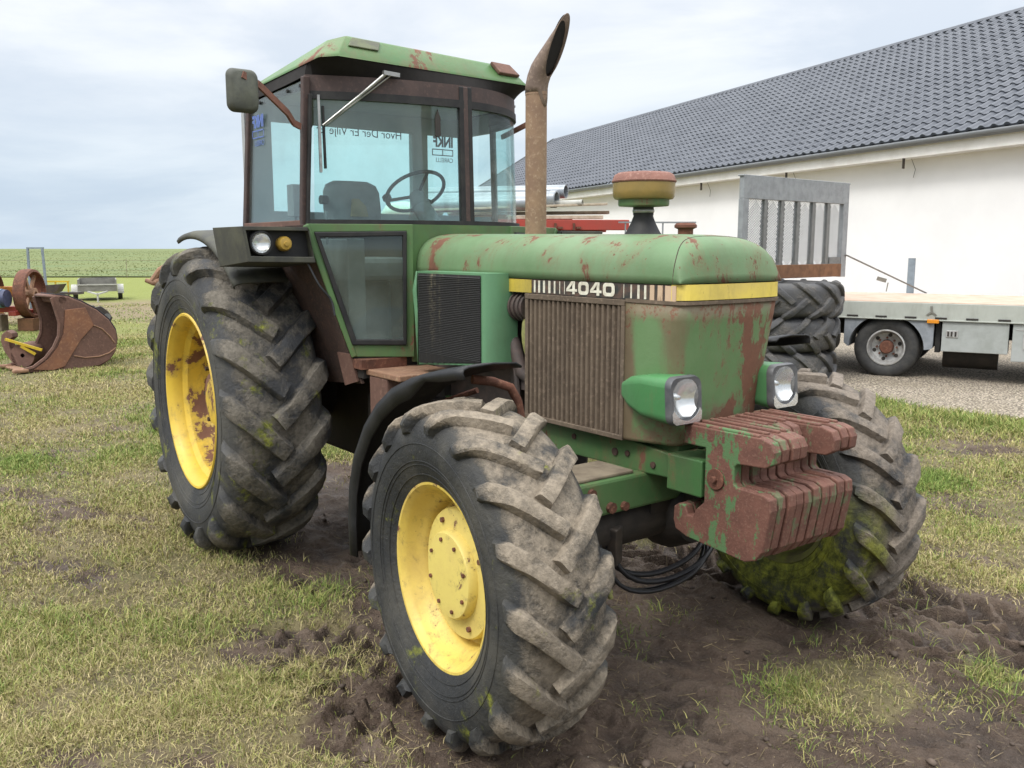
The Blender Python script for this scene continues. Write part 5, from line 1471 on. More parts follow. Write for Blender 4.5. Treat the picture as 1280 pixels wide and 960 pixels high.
def make_gravel():
    t = NT('gravel')
    v = t.vor(42, out='Color'); s = t.n('ShaderNodeSeparateColor'); t.l(v, s.inputs[0])
    dd = t.vor(42); n = t.noise(0.9, 5, 0.65)
    col = t.mix(s.outputs[0], (0.30, 0.25, 0.185), (0.54, 0.47, 0.37))
    col = t.mix(t.ss(dd, 0.35, 0.62), col, (0.11, 0.09, 0.065))
    col = t.mix(t.math('MULTIPLY', t.ss(n, 0.45, 0.7), 0.45), col, (0.20, 0.165, 0.11))
    m = t.done(col, 0.9, 0, t.bump(t.math('SUBTRACT', 1.0, dd), 0.8, 0.02))
    xs = np.linspace(-40, 30, 281); rows = 60
    e = np.array([6.85 - 0.14 * (x + 1.5) * (1 if x > -8 else 1) * 0.6 for x in xs]); e = np.where(xs < -6, e + (-(xs + 6)) * 0.35, e)
    e = e + 0.5 * (fbm(xs * 1.3, xs * 0 + 3, 4) - 0.5)
    f = np.linspace(0, 1, rows) ** 2
    X = np.repeat(xs[:, None], rows, 1); Y = e[:, None] + f[None] * (45 - e[:, None])
    Z = ground_h(X, Y) + 0.016 - 0.03 * (f[None] == 0)
    Vv = np.stack([X.ravel(), Y.ravel(), Z.ravel()], 1)
    i = np.arange(280)[:, None] * rows + np.arange(rows - 1)[None]
    F = np.stack([i, i + rows, i + rows + 1, i + 1], -1).reshape(-1)
    o = arr_mesh('gravel_yard', Vv, F, 4, m, True); tag(o, kind='structure')

def make_field():
    """Crop field beyond the yard, gently rising, with leafy rows."""
    t = NT('crop_field_mat')
    n = t.noise(0.6, 6, 0.7); n2 = t.noise(0.12, 5, 0.65, stretch=(1, 1, 1))
    col = t.mix(n, (0.105, 0.13, 0.036), (0.15, 0.17, 0.055)); col = t.mix(t.ss(n2, 0.45, 0.65), col, (0.11, 0.15, 0.05))
    m = t.done(col, 0.95, 0, t.bump(n, 0.8, 0.2))
    ds = 53 + 700 * np.linspace(0, 1, 60) ** 2.2; ls = np.linspace(-420, 260, 140)
    D, Ls = np.meshgrid(ds, ls, indexing='ij')
    X = CAM.x + D * FH.x + Ls * RH.x; Y = CAM.y + D * FH.y + Ls * RH.y
    Z = 0.05 + 0.5 * sstep(60, 200, D) + 0.10 * (fbm(X * 0.3, Y * 0.3, 3) - 0.5)
    V = np.stack([X.ravel(), Y.ravel(), Z.ravel()], 1); i = np.arange(59)[:, None] * 140 + np.arange(139)[None]
    F = np.stack([i, i + 140, i + 141, i + 1], -1).reshape(-1)
    tag(arr_mesh('crop_field', V, F, 4, m, True), kind='structure')
    # leafy plants standing in the field
    k = 42000
    D = 54 + 260 * RNG.random(k) ** 2.0; Ls = RNG.uniform(-1.4, 0.5, k) * D
    X = CAM.x + D * FH.x + Ls * RH.x; Y = CAM.y + D * FH.y + Ls * RH.y
    Z = 0.05 + 0.5 * sstep(60, 200, D)
    hg = RNG.uniform(0.02, 0.065, k); wd = RNG.uniform(0.04, 0.11, k) * (0.6 + D / 90)
    c = np.where(RNG.random((k, 1)) < 0.25, np.array([0.175, 0.185, 0.068]), np.array([0.125, 0.152, 0.045])) * RNG.uniform(0.75, 1.25, (k, 1))
    o = blades('crop_plants', np.stack([X, Y, Z], 1), hg, wd, RNG.uniform(0.1, 0.8, k), c, grass_mat(), 'low green crop growing over the wide field on the horizon')
    o['category'] = 'crop'
# ------------------------------------------------------------------ barn
def make_barn():
    ax = R(-16.5)
    B = empty('barn', (-5.652, 15.648, 0), ax, 'long white rendered barn with a dark grey tiled roof behind the parked flatbed', 'barn')
    # local x along the wall (right), local y into the building
    s0, s1 = -37.5, 15.0; W = 6.7; eh = 3.78; RP = 31.3; tp = math.tan(R(RP)); D = 2 * W - 0.9
    mb = MB(); mb.bx(s0 + 0.3, s1 - 0.3, 0.45, 0.75, -0.1, eh - 0.02)
    mb.bx(s0 + 0.3, s1 - 0.3, D, D + 0.3, -0.1, eh - 0.02)
    for s in (s0 + 0.3, s1 - 0.6):
        mb.prism([(s, 0.76, -0.1), (s, D - 0.01, -0.1), (s, D - 0.01, eh), (s, W, eh + (W - 0.2) * tp - 0.35), (s, 0.76, eh)], (0.3, 0, 0))
    mb.build('wall', M['wall'], B)
    mb = MB(); mb.bx(s0, s1, 0.0, 0.03, eh - 0.10, eh + 0.20); mb.bx(s0, s1, 0.03, 0.46, eh - 0.10, eh - 0.08)
    mb.build('fascia', M['fascia'], B)
    mb = MB()
    rows = []
    for s in (s0, s1):
        rows.append([(s, -0.09 + 0.085 * math.cos(a), eh + 0.225 + 0.10 * math.sin(a)) for a in np.linspace(PI * 0.95, 2 * PI * 1.02, 10)])
    mb.grid(rows); gt = mb.build('gutter', M['gutter'], B, solid=0.008, smooth=60)
    mb = MB()
    for k in range(5):
        s = -15.4 + k * 4.1
        mb.bx(s, s + 0.02, 0.04, 0.10, eh - 0.32, eh - 0.09)
        mb.tube([(s, 0.3, eh - 0.1), (s + 0.05, 0.38, eh - 0.33), (s - 0.04, 0.42, eh - 0.5)], 0.006, 5)
    build_each(mb, 'gutter_hook', M['darkmetal'], B)
    # interlocking tiles: waved across, stepped down the slope
    tw, tl = 0.300, 0.345
    nt = int((s1 - s0) / tw); nc = int((W + 0.05) / math.cos(R(RP)) / tl)
    prof = [(0.0, 0.030), (0.06, 0.012), (0.14, 0.0), (0.32, 0.0), (0.52, 0.006), (0.68, 0.040), (0.80, 0.052), (0.92, 0.046)]
    us = np.array([p[0] for p in prof]); hs = np.array([p[1] for p in prof])
    U = (np.arange(nt)[:, None] + us[None]).ravel() * tw + s0; Hh = np.tile(hs, nt)
    c, s_ = math.cos(R(RP)), math.sin(R(RP))
    V = []; F = []; nU = len(U)
    for r in range(nc):
        for (dl, up) in ((0.0, 0.0), (0.0, 0.034), (1.0, 0.004)):
            ln = (r + dl) * tl
            hh = Hh + up if up > 0 else Hh * 0.6 - 0.01
            jig = (0.003 * np.sin(np.repeat(np.arange(nt), len(us)) * 12.9 + r * 7.1))
            y = -0.04 + ln * c - (hh + jig) * s_; z = eh + 0.27 + ln * s_ + (hh + jig) * c
            V.append(np.stack([U, y, z], 1))
    V = np.concatenate(V); nr = nc * 3
    for r in range(nr - 1):
        if r % 3 == 2: continue
        i = r * nU + np.arange(nU - 1); F.append(np.stack([i, i + 1, i + nU + 1, i + nU], 1))
    o = arr_mesh('roof', V, np.concatenate(F).reshape(-1), 4, M['tile'], False); o.parent = B
    mb = MB(); zr = eh + 0.27 + nc * tl * s_; yr = -0.04 + nc * tl * c
    mb.grid([[(s, yr - 0.16, zr - 0.02), (s, yr - 0.10, zr + 0.06), (s, yr, zr + 0.10), (s, yr + 0.10, zr + 0.06), (s, yr + 0.16, zr - 0.02)] for s in (s0 - 0.05, s1 + 0.05)])
    mb.add([(s0, yr, zr + 0.02), (s1, yr, zr + 0.02), (s1, 2 * yr, eh + 0.25), (s0, 2 * yr, eh + 0.25)], [(0, 1, 2, 3)])
    mb.build('ridge', M['tile'], o)
    mb = MB(); mb.beam((s0 - 0.02, -0.06, eh + 0.24), (s0 - 0.02, yr, zr + 0.02), 0.05, 0.22); mb.build('verge_board', M['gutter'], B)

# ------------------------------------------------------------------ flatbed truck
def make_truck():
    al = R(23)
    T = empty('flatbed_truck', (-5.78, 7.70, 0), al, 'pale grey flatbed truck body with dual wheels and side lockers, parked on the gravel', 'truck')
    L = 9.0; W = 2.5; iT = (Matrix.Translation((-5.78, 7.70, 0)) @ Matrix.Rotation(al, 4, 'Z')).inverted()
    mb = MB(); mb.bx(-0.9, L, 0.03, W - 0.03, 0.985, 1.03); 
    mb.build('deck', M['deck'], T)
    for y0 in (0.0, W - 0.03):
        mb = MB(); mb.bx(-0.9, L, y0, y0 + 0.03, 0.80, 1.022); mb.bx(-0.9, L, y0 - 0.012 if y0 == 0 else y0 + 0.03, y0 if y0 == 0 else y0 + 0.042, 0.795, 0.815)
        sr = mb.build('side_rail', M['truckrail'], T, bevel=0.005)
        if y0 == 0:
            mb = MB()
            for k in range(24): mb.bx(0.35 + 0.36 * k, 0.49 + 0.36 * k, -0.013, -0.0, 0.822, 0.843)
            mb.build('rope_slots', M['dark'], sr)
            mb = MB()
            for s in (2.46, 4.2): mb.beam((s, -0.008, 0.985), (s + 0.01, -0.008, 0.89), 0.012, 0.03); mb.beam((s - 0.05, -0.008, 0.87), (s + 0.01, -0.008, 0.91), 0.014, 0.02); mb.beam((s + 0.06, -0.008, 0.87), (s + 0.01, -0.008, 0.91), 0.014, 0.02)
            mb.build('lashing_ring', M['palegrey'], sr)
    mb = MB(); mb.bx(0.1, L, 0.75, 0.85, 0.52, 0.98); mb.bx(0.1, L, 1.65, 1.75, 0.52, 0.98); mb.bx(0.2, L, 0.06, 2.44, 0.93, 0.984)
    mb.tube([(1.93, 0.2, 0.42), (1.93, 2.3, 0.42)], 0.09, 12); mb.build('chassis', M['dark'], T)
    # dual wheels
    for wy in (0.0, 0.30, 1.92, 2.22):
        wb = MB()
        P = [(0.0, 0.335), (0.02, 0.36), (0.0, 0.40), (0.03, 0.42), (0.25, 0.42), (0.275, 0.40), (0.27, 0.32), (0.25, 0.25), (0.03, 0.25), (0.005, 0.30)]
        P = [(0.03, 0.235), (0.01, 0.27), (0.0, 0.33), (0.01, 0.375), (0.04, 0.405), (0.09, 0.412), (0.20, 0.412), (0.25, 0.40), (0.275, 0.36), (0.27, 0.28), (0.25, 0.235)]
        wb.lathe([(r, y) for y, r in P], 48, 'y')
        for y in (0.095, 0.145, 0.195): wb.lathe([(0.4125, y - 0.004), (0.405, y), (0.4125, y + 0.004)], 48, 'y')
        w = wb.build('wheel', M['tyreT'], T, (1.93, 0.06 + wy, 0.412), smooth=40)
        rb = MB(); rb.lathe([(0.245, 0.03), (0.24, 0.015), (0.225, 0.012), (0.215, 0.03), (0.205, 0.10), (0.19, 0.13), (0.10, 0.15), (0.06, 0.12)], 40, 'y')
        rm = rb.build('rim', M['rimgrey'], w, smooth=40)
        hb = MB(); hb.lathe([(0.09, 0.14), (0.09, 0.07), (0.075, 0.05), (0.0, 0.045)], 24, 'y')
        bolt_ring(hb, 8, 0.125, 0.15, 0.10, 0.014, 1); hb.build('hub', M['rust'], w, smooth=40)
        sl = MB()
        for k in range(6):
            a = 2 * PI * k / 6 + 0.3; sl.tube([(0.165 * math.cos(a), 0.137, 0.165 * math.sin(a)), (0.165 * math.cos(a), 0.128, 0.165 * math.sin(a))], 0.026, 12)
        sl.build('hand_hole', M['dark'], w)
    # mudguard quarter panels
    mb = MB(); o = []
    for (x0, x1, a0, a1) in ((1.36, 1.93, 180, 118), (1.93, 2.52, 62, 0)):
        arc = [(1.93 + 0.47 * math.cos(R(a)), 0.412 + 0.44 * math.sin(R(a))) for a in np.linspace(a0, a1, 12)]
        if a0 == 180: poly = [(1.40, 0.79), (1.40, 0.46)] + arc + [(1.70, 0.79)]
        else: poly = arc + [(2.47, 0.42), (2.50, 0.44), (2.505, 0.79), (2.15, 0.79)]
        mb.prism([(x, 0.02, z) for x, z in poly], (0, 0.55, 0))
    mb.build('mudguard', M['mudguard'], T)
    mb = MB(); mb.bx(2.52, 2.58, 0.1, 0.6, 0.38, 0.795); mb.build('mud_flap', M['blackrubber'], T)
    for k, (x0, x1, z0, z1) in enumerate(((2.60, 3.36, 0.405, 0.79), (3.40, 4.35, 0.32, 0.79))):
        mb = MB(); mb.bx(x0, x1, 0.02, 0.60, z0, z1); lk = mb.build('locker', M['truckgrey'], T, bevel=0.008)
        mb = MB()
        if k == 0:
            mb.bx(x0 + 0.05, x0 + 0.19, 0.008, 0.022, 0.59, 0.68); 
        else:
            mb.bx(x0 + 0.12, x0 + 0.22, 0.008, 0.022, 0.48, 0.68); mb.bx(x0 + 0.03, x1 - 0.03, 0.012, 0.02, 0.715, 0.722)
        hp = mb.build('latch_plate', M['rimgrey'], lk, bevel=0.004)
        mb = MB()
        if k == 0:
            for q in (0.065, 0.105, 0.15): mb.bx(x0 + q, x0 + q + 0.022, 0.002, 0.010, 0.605, 0.665)
        else:
            mb.bx(x0 + 0.15, x0 + 0.19, 0.002, 0.010, 0.5, 0.66)
        mb.build('latch', M['dark'], lk)
    mb = MB(); mb.tube([(2.60, 0.55, 0.33), (3.25, 0.55, 0.33)], 0.19, 20); mb.build('air_tank', M['dark'], T, smooth=40)
    mb = MB(); mb.bx(2.42, 2.56, -0.03, 0.02, 0.765, 0.815); mb.build('marker_lamp', M['orange'], T, bevel=0.006)
    mb = MB(); mb.bx(1.87, 1.97, W - 0.02, W + 0.05, 0.9, 1.57); mb.build('stake', M['bluegrey'], T)
    # ratchet strap from the headboard to the deck edge
    mb = MB(); mb.beam(tuple(iT @ Vector((-5.0, 8.98, 1.63))), (2.15, W + 0.0, 1.04), 0.035, 0.012); 
    st = mb.build('strap', M['galvdark'], T)
    mb = MB(); mb.box((1.50, W - 0.01, 1.235), (0.14, 0.06, 0.06), (0, 0.27, 0)); mb.beam((1.60, W - 0.03, 1.19), (1.58, W - 0.03, 1.05), 0.015, 0.015); mb.build('ratchet', M['palegrey'], st)


def make_headboard():
    """Galvanised load guard standing on the tyre stack."""
    a = CAM + FH * 11.5 + RH * 2.89; b = CAM + FH * 13.1 + RH * 4.795
    W = math.hypot(b.x - a.x, b.y - a.y); ang = math.atan2(b.y - a.y, b.x - a.x) - PI / 2
    ZT, ZB, Z0 = 2.63, 2.34, 1.318
    H = empty('load_guard', (a.x, a.y, 0), ang, 'galvanised steel load guard with upright bars and a brown board, standing on the tyre stack', 'load guard')
    mb = MB(); mb.bx(-0.07, 0.0, 0.0, W, ZB, ZT); mb.bx(-0.085, 0.0, -0.02, W + 0.02, ZT - 0.015, ZT + 0.005); hb = mb.build('top_beam', M['galv'], H, bevel=0.006)
    mb = MB(); mb.bx(-0.075, 0.0, -0.001, 0.12, Z0, ZB); mb.bx(-0.075, 0.0, W - 0.13, W + 0.001, Z0, ZB)
    build_each(mb, 'end_post', M['galv'], H, bevel=0.006)
    for k in range(5):
        y = 0.13 + (W - 0.26) * (k + 1) / 6
        mb = MB(); mb.bx(-0.06, -0.01, y - 0.036, y + 0.036, 1.50, ZB)
        for z in np.arange(1.5, 2.30, 0.055):
            mb.bx(-0.066, -0.004, y - 0.041, y - 0.036, z, z + 0.028); mb.bx(-0.066, -0.004, y + 0.036, y + 0.041, z, z + 0.028)
        mb.build('upright', M['galvdark'], H)
    for k in range(6):
        ya = 0.13 + (W - 0.26) * k / 6 + 0.03; yb = 0.13 + (W - 0.26) * (k + 1) / 6 - 0.03; wd = yb - ya
        mb = MB()
        for q in range(26):
            z0 = 1.50 + q * 0.0325
            za, zb_ = z0 - wd * 0.45, z0 + wd * 0.45
            if zb_ < 1.5 or za > ZB: continue
            mb.beam((-0.036, ya, za), (-0.036, yb, zb_), 0.0045, 0.0045); mb.beam((-0.034, yb, za), (-0.034, ya, zb_), 0.0045, 0.0045)
        mb.build('mesh_panel', M['galv'], H)
    mb = MB(); mb.bx(-0.07, 0.01, 0.13, W - 0.135, 1.325, 1.505); mb.build('board', M['woodbrown'], H, bevel=0.006)
    mb = MB(); mb.bx(-0.05, -0.01, W - 0.42, W - 0.14, 1.507, 1.60); mb.build('corner_plate', M['galvdark'], H)

# ------------------------------------------------------------------ stacked tyres
def make_tyre_stack():
    half = [(0, 0.725), (0.11, 0.72), (0.165, 0.70), (0.195, 0.655), (0.212, 0.59), (0.208, 0.53), (0.18, 0.45), (0.15, 0.41)]
    labels = ['bare tractor tyre lying flat on the gravel, lowest of the stack beside the flatbed', 'bare tractor tyre lying flat in the middle of the stack beside the flatbed', 'bare tractor tyre lying flat on top of the stack, under the brown board']
    proto = None
    for k in range(3):
        if proto is None:
            mb = tyre_mesh(half, 13, 0.045, 0.085, 0.06, 0.32, 1, down=0.07, rnd=random.Random(9))
            o = mb.build('tractor_tyre', M['tyreS'], None, smooth=38); proto = o
        else:
            o = proto.copy(); COL.objects.link(o)
        o.location = (-4.74 + 0.02 * k, 7.10 + 0.015 * k, 0.228 + 0.43 * k)
        o.rotation_euler = (R(90) if k != 1 else R(-90), 0, 0.7 * k)
        tag(o, labels[k], 'tyre', 'tractor tyres stacked beside the flatbed')

# ------------------------------------------------------------------ red wagon with pipes and boards
def make_wagon():
    # local x to the right across the view, y away
    ang = math.atan2(RH.y, RH.x) + R(6)
    base = CAM + FH * 13.3 + RH * 1.65
    Wg = empty('wagon', (base.x, base.y, 0), ang, 'red flat wagon standing beyond the bonnet, loaded with pipes and boards', 'wagon')
    x0 = -3.6
    mb = MB(); mb.bx(x0, 0.05, 0, 0.08, 1.98, 2.13); mb.bx(x0, 0.05, 1.6, 1.68, 1.98, 2.13); mb.bx(x0, 0.05, 0.08, 1.6, 2.07, 2.10)
    bd = mb.build('bed', M['red'], Wg, bevel=0.008)
    mb = MB()
    for x in (-1.05, -0.78, -2.2): mb.bx(x, x + 0.03, -0.03, 0.0, 1.98, 2.08); mb.bx(x + 0.05, x + 0.12, -0.03, 0.0, 2.0, 2.03)
    mb.build('hook', M['rust'], bd)
    mb = MB(); mb.bx(x0 + 0.3, -0.3, 0.4, 0.5, 1.15, 1.98); mb.bx(x0 + 0.3, -0.3, 1.15, 1.25, 1.15, 1.98); mb.tube([(-0.9, 0.1, 0.5), (-0.9, 1.6, 0.5)], 0.06, 10); mb.tube([(-2.9, 0.1, 0.5), (-2.9, 1.6, 0.5)], 0.06, 10)
    for x in (-0.9, -2.9): mb.bx(x - 0.06, x + 0.06, 0.4, 1.25, 0.5, 1.2)
    mb.build('undercarriage', M['rustdark'], Wg)
    for x in (-0.9, -2.9):
        for y in (0.0, 1.45):
            wb = MB(); wb.lathe([(0.22, 0.05), (0.30, 0.0), (0.46, 0.01), (0.5, 0.05), (0.5, 0.17), (0.46, 0.21), (0.30, 0.22), (0.22, 0.17)], 32, 'y')
            w = wb.build('wheel', M['tyreT'], Wg, (x, y, 0.5), smooth=40)
            wb = MB(); wb.lathe([(0.23, 0.06), (0.2, 0.08), (0.1, 0.07), (0, 0.06)], 24, 'y'); wb.build('rim', M['red'], w, smooth=40)
    # load: each pipe and board a thing of its own
    Mx = Matrix.Translation((base.x, base.y, 0)) @ Matrix.Rotation(ang, 4, 'Z')
    def pipe(lab, xa, xb, y, z, r, tilt=0.0, mat='pipe', ring=False):
        mb = MB(); Lp = xb - xa
        mb.M = Matrix.Rotation(R(-30), 4, 'Z') @ Matrix.Rotation(tilt, 4, 'Y') @ Matrix.Translation((-Lp, 0, 0))
        mb.lathe([(r, 0), (r, Lp), (r * 0.86, Lp), (r * 0.86, 0.0), (r, 0)], 28, 'x')
        if ring:
            mb.lathe([(r, Lp - 0.10), (r * 1.09, Lp - 0.09), (r * 1.09, Lp - 0.01), (r, Lp)], 28, 'x')
        o = mb.build('pipe', M[mat], None, tuple(Mx @ Vector((xb, y, z))), (0, 0, ang), smooth=40)
        tag(o, lab, 'pipe', 'pipes loaded on the red wagon'); return o
    pipe('thick grey pipe, topmost of the load on the red wagon', -3.3, -0.80, 0.50, 2.555, 0.10, R(0.5))
    pipe('thick grey pipe with dark bore lying just below the topmost pipe', -3.2, -0.98, 0.22, 2.43, 0.115, R(0.5), ring=True)
    pipe('thin pale pipe lying in front of the thick pipes on the wagon', -2.6, -0.62, 0.10, 2.375, 0.045, R(-1.0), mat='palebox')
    pipe('dark ended grey pipe lying lowest against the wagon boards', -3.1, -1.42, 0.05, 2.36, 0.11, R(0), 'pipe')
    def board(lab, xa, xb, y, z, w, h, tilt, mat, yaw=0.0):
        mb = MB(); mb.bx(0, xb - xa, 0, w, 0, h)
        o = mb.build('board', M[mat], None, tuple(Mx @ Vector((xa, y, z))), (0, tilt, ang + yaw), bevel=0.004)
        tag(o, lab, 'board', 'boards loaded on the red wagon')
    board('long pale board lying highest on the wagon boards', -2.9, -0.25, 0.1, 2.245, 0.14, 0.03, R(-2.2), 'woodpale')
    board('brown plank reaching furthest right off the wagon load', -2.3, -0.18, 0.30, 2.195, 0.16, 0.045, R(-0.8), 'wood')
    board('short grey plank lying on the red wagon bed near the front', -1.7, -0.32, 0.06, 2.137, 0.12, 0.05, R(-0.3), 'woodpale')
    board('dark plank lying flat on the red wagon bed, lowest of the boards', -2.9, -0.75, 0.20, 2.135, 0.2, 0.045, 0, 'wood')
    # sheeted bags at the far left end, seen through the cab
    for k, (xa, lab) in enumerate(((-3.55, 'white and green plastic sack lying on the wagon, further from the pipe ends'), (-2.55, 'pale plastic sack lying on the wagon, nearer the pipe ends'))):
        mb = MB(); rows = []
        for f in np.linspace(0, 1, 13):
            rr = (1 - abs(2 * f - 1) ** 4) ** 0.5 if 0 < f < 1 else 0.02
            rows.append([(f * 0.95, 0.30 * rr * math.cos(a), (0.13 if k else 0.16) * rr * math.sin(a) * (0.8 if math.sin(a) < 0 else 1 + 0.12 * math.sin(9 * f + 3 * a))) for a in np.linspace(0, 2 * PI, 17)])
        mb.grid(rows); o = mb.build('plastic_sack', M['bag'], None, tuple(Mx @ Vector((xa, 1.05, 2.25))), (0, 0, ang), smooth=60)
        tag(o, lab, 'sack', 'sacks on the red wagon')
    # light rail standing behind
    p0 = CAM + FH * 13.0 + RH * 2.0
    K = empty('metal_rack', (p0.x, p0.y, 0), ang, 'thin grey tube rack standing behind the air cleaner, its rail against the white wall', 'rack')
    mb = MB(); mb.beam((-0.5, 0, 2.085), (0.62, 0, 2.085), 0.03, 0.022); mb.build('rail', M['galv'], K)
    for x in (-0.4, 0.14, 0.5):
        mb = MB(); mb.beam((x, 0, 0), (x, 0, 2.075), 0.014, 0.02); mb.build('post', M['galv'], K)
    mb = MB(); mb.beam((-0.5, 0.0, 0.6), (0.62, 0.0, 0.6), 0.03, 0.02); mb.build('rail', M['galv'], K)

# ------------------------------------------------------------------ rusty bucket and scrap on the left
def make_bucket():
    org = Vector((-11.416, -0.63, 0)); e1 = Vector((-0.157, 0.985, 0))
    ang = math.atan2(e1.y, e1.x)                       # local x along profile, local +y = e2 (to the left of e1)
    Bk = empty('digger_bucket', tuple(org), ang, 'big rusty brown digger bucket with its mouth to the left, lying on the grass', 'bucket')
    W = 0.70
    out = [(0.0, 0.035), (0.30, 0.0), (0.75, 0.0), (1.05, 0.03), (1.20, 0.10), (1.29, 0.22), (1.325, 0.36), (1.31, 0.52), (1.22, 0.68), (1.06, 0.83), (0.86, 0.95), (0.68, 1.035), (0.52, 1.06), (0.46, 1.045)]
    mouth = [(0.46, 1.03), (0.50, 0.86), (0.54, 0.68), (0.52, 0.50), (0.44, 0.34), (0.32, 0.20), (0.16, 0.09), (0.0, 0.055)]
    # curved back sheet
    mb = MB(); mb.grid([[(x, y, z) for x, z in out] for y in (0.02, W - 0.02)])
    mb.build('shell', M['rustbrown'], Bk, solid=0.03, smooth=50)
    for y in (0.0, W - 0.03):
        mb = MB(); mb.prism([(x, y, z) for x, z in out + mouth], (0, 0.03, 0)); pl = mb.build('side_plate', M['rustbrown'], Bk, bevel=0.006)
    # worn cutter plate and weld seams on the near side, rims along the mouth
    mb = MB(); mb.prism([(x, -0.022, z) for x, z in [(0.62, 0.86), (0.90, 0.88), (1.0, 0.62), (0.80, 0.42), (0.56, 0.06), (0.40, 0.02), (0.14, 0.05), (0.34, 0.18), (0.48, 0.34), (0.57, 0.52), (0.60, 0.70)]], (0, 0.022, 0))
    mb.build('wear_plate', M['patina'], Bk, bevel=0.005)
    mb = MB(); mb.tube([(x, -0.004, z) for x, z in ((0.70, 0.20), (0.85, 0.16), (1.05, 0.16), (1.2, 0.2), (1.30, 0.27))], 0.010, 6); mb.tube([(x, -0.004, z) for x, z in ((1.0, 0.62), (1.12, 0.56), (1.22, 0.45), (1.29, 0.34))], 0.010, 6)
    mb.build('weld_seam', M['rustlight'], Bk)
    for y in (-0.03, W - 0.04):
        mb = MB(); mb.grid([[(x - 0.02 * (k == 0), yy, z) for x, z in mouth] for k, yy in enumerate((y, y + 0.07))])
        mb.build('mouth_rim', M['rustbrown'], Bk, solid=0.03)
        mb = MB(); mb.box((-0.02, y + 0.035, 0.05), (0.20, 0.10, 0.055)); mb.build('corner_tip', M['rustlight'], Bk, bevel=0.02)
    mb = MB(); mb.bx(-0.02, 0.12, 0.03, W - 0.03, 0.02, 0.055); mb.build('cutting_edge', M['rustlight'], Bk, bevel=0.008)
    mb = MB(); mb.tube([(0.60, 0.0, 1.0), (0.60, W, 1.0)], 0.055, 12); mb.build('lip_tube', M['rustbrown'], Bk)
    mb = MB(); mb.grid([[(x * 1.012 + 0.012, y, z + 0.022) for x, z in out[6:13]] for y in (0.05, W - 0.05)])
    mb.build('dark_wrapper', M['bluedarksteel'], Bk, solid=0.012, smooth=60)
    for y in (0.18, 0.44):
        mb = MB(); mb.prism([(1.08, y, 0.86), (1.20, y, 0.88), (1.30, y, 0.80), (1.36, y, 0.70), (1.30, y, 0.58), (1.22, y, 0.68)], (0, 0.05, 0)); br = mb.build('hanger_bracket', M['darkmetal'], Bk, bevel=0.008)
        mb = MB(); mb.tube([(1.28, y - 0.02, 0.72), (1.28, y + 0.07, 0.72)], 0.045, 14); mb.build('pin_bush', M['galvdark'], br)

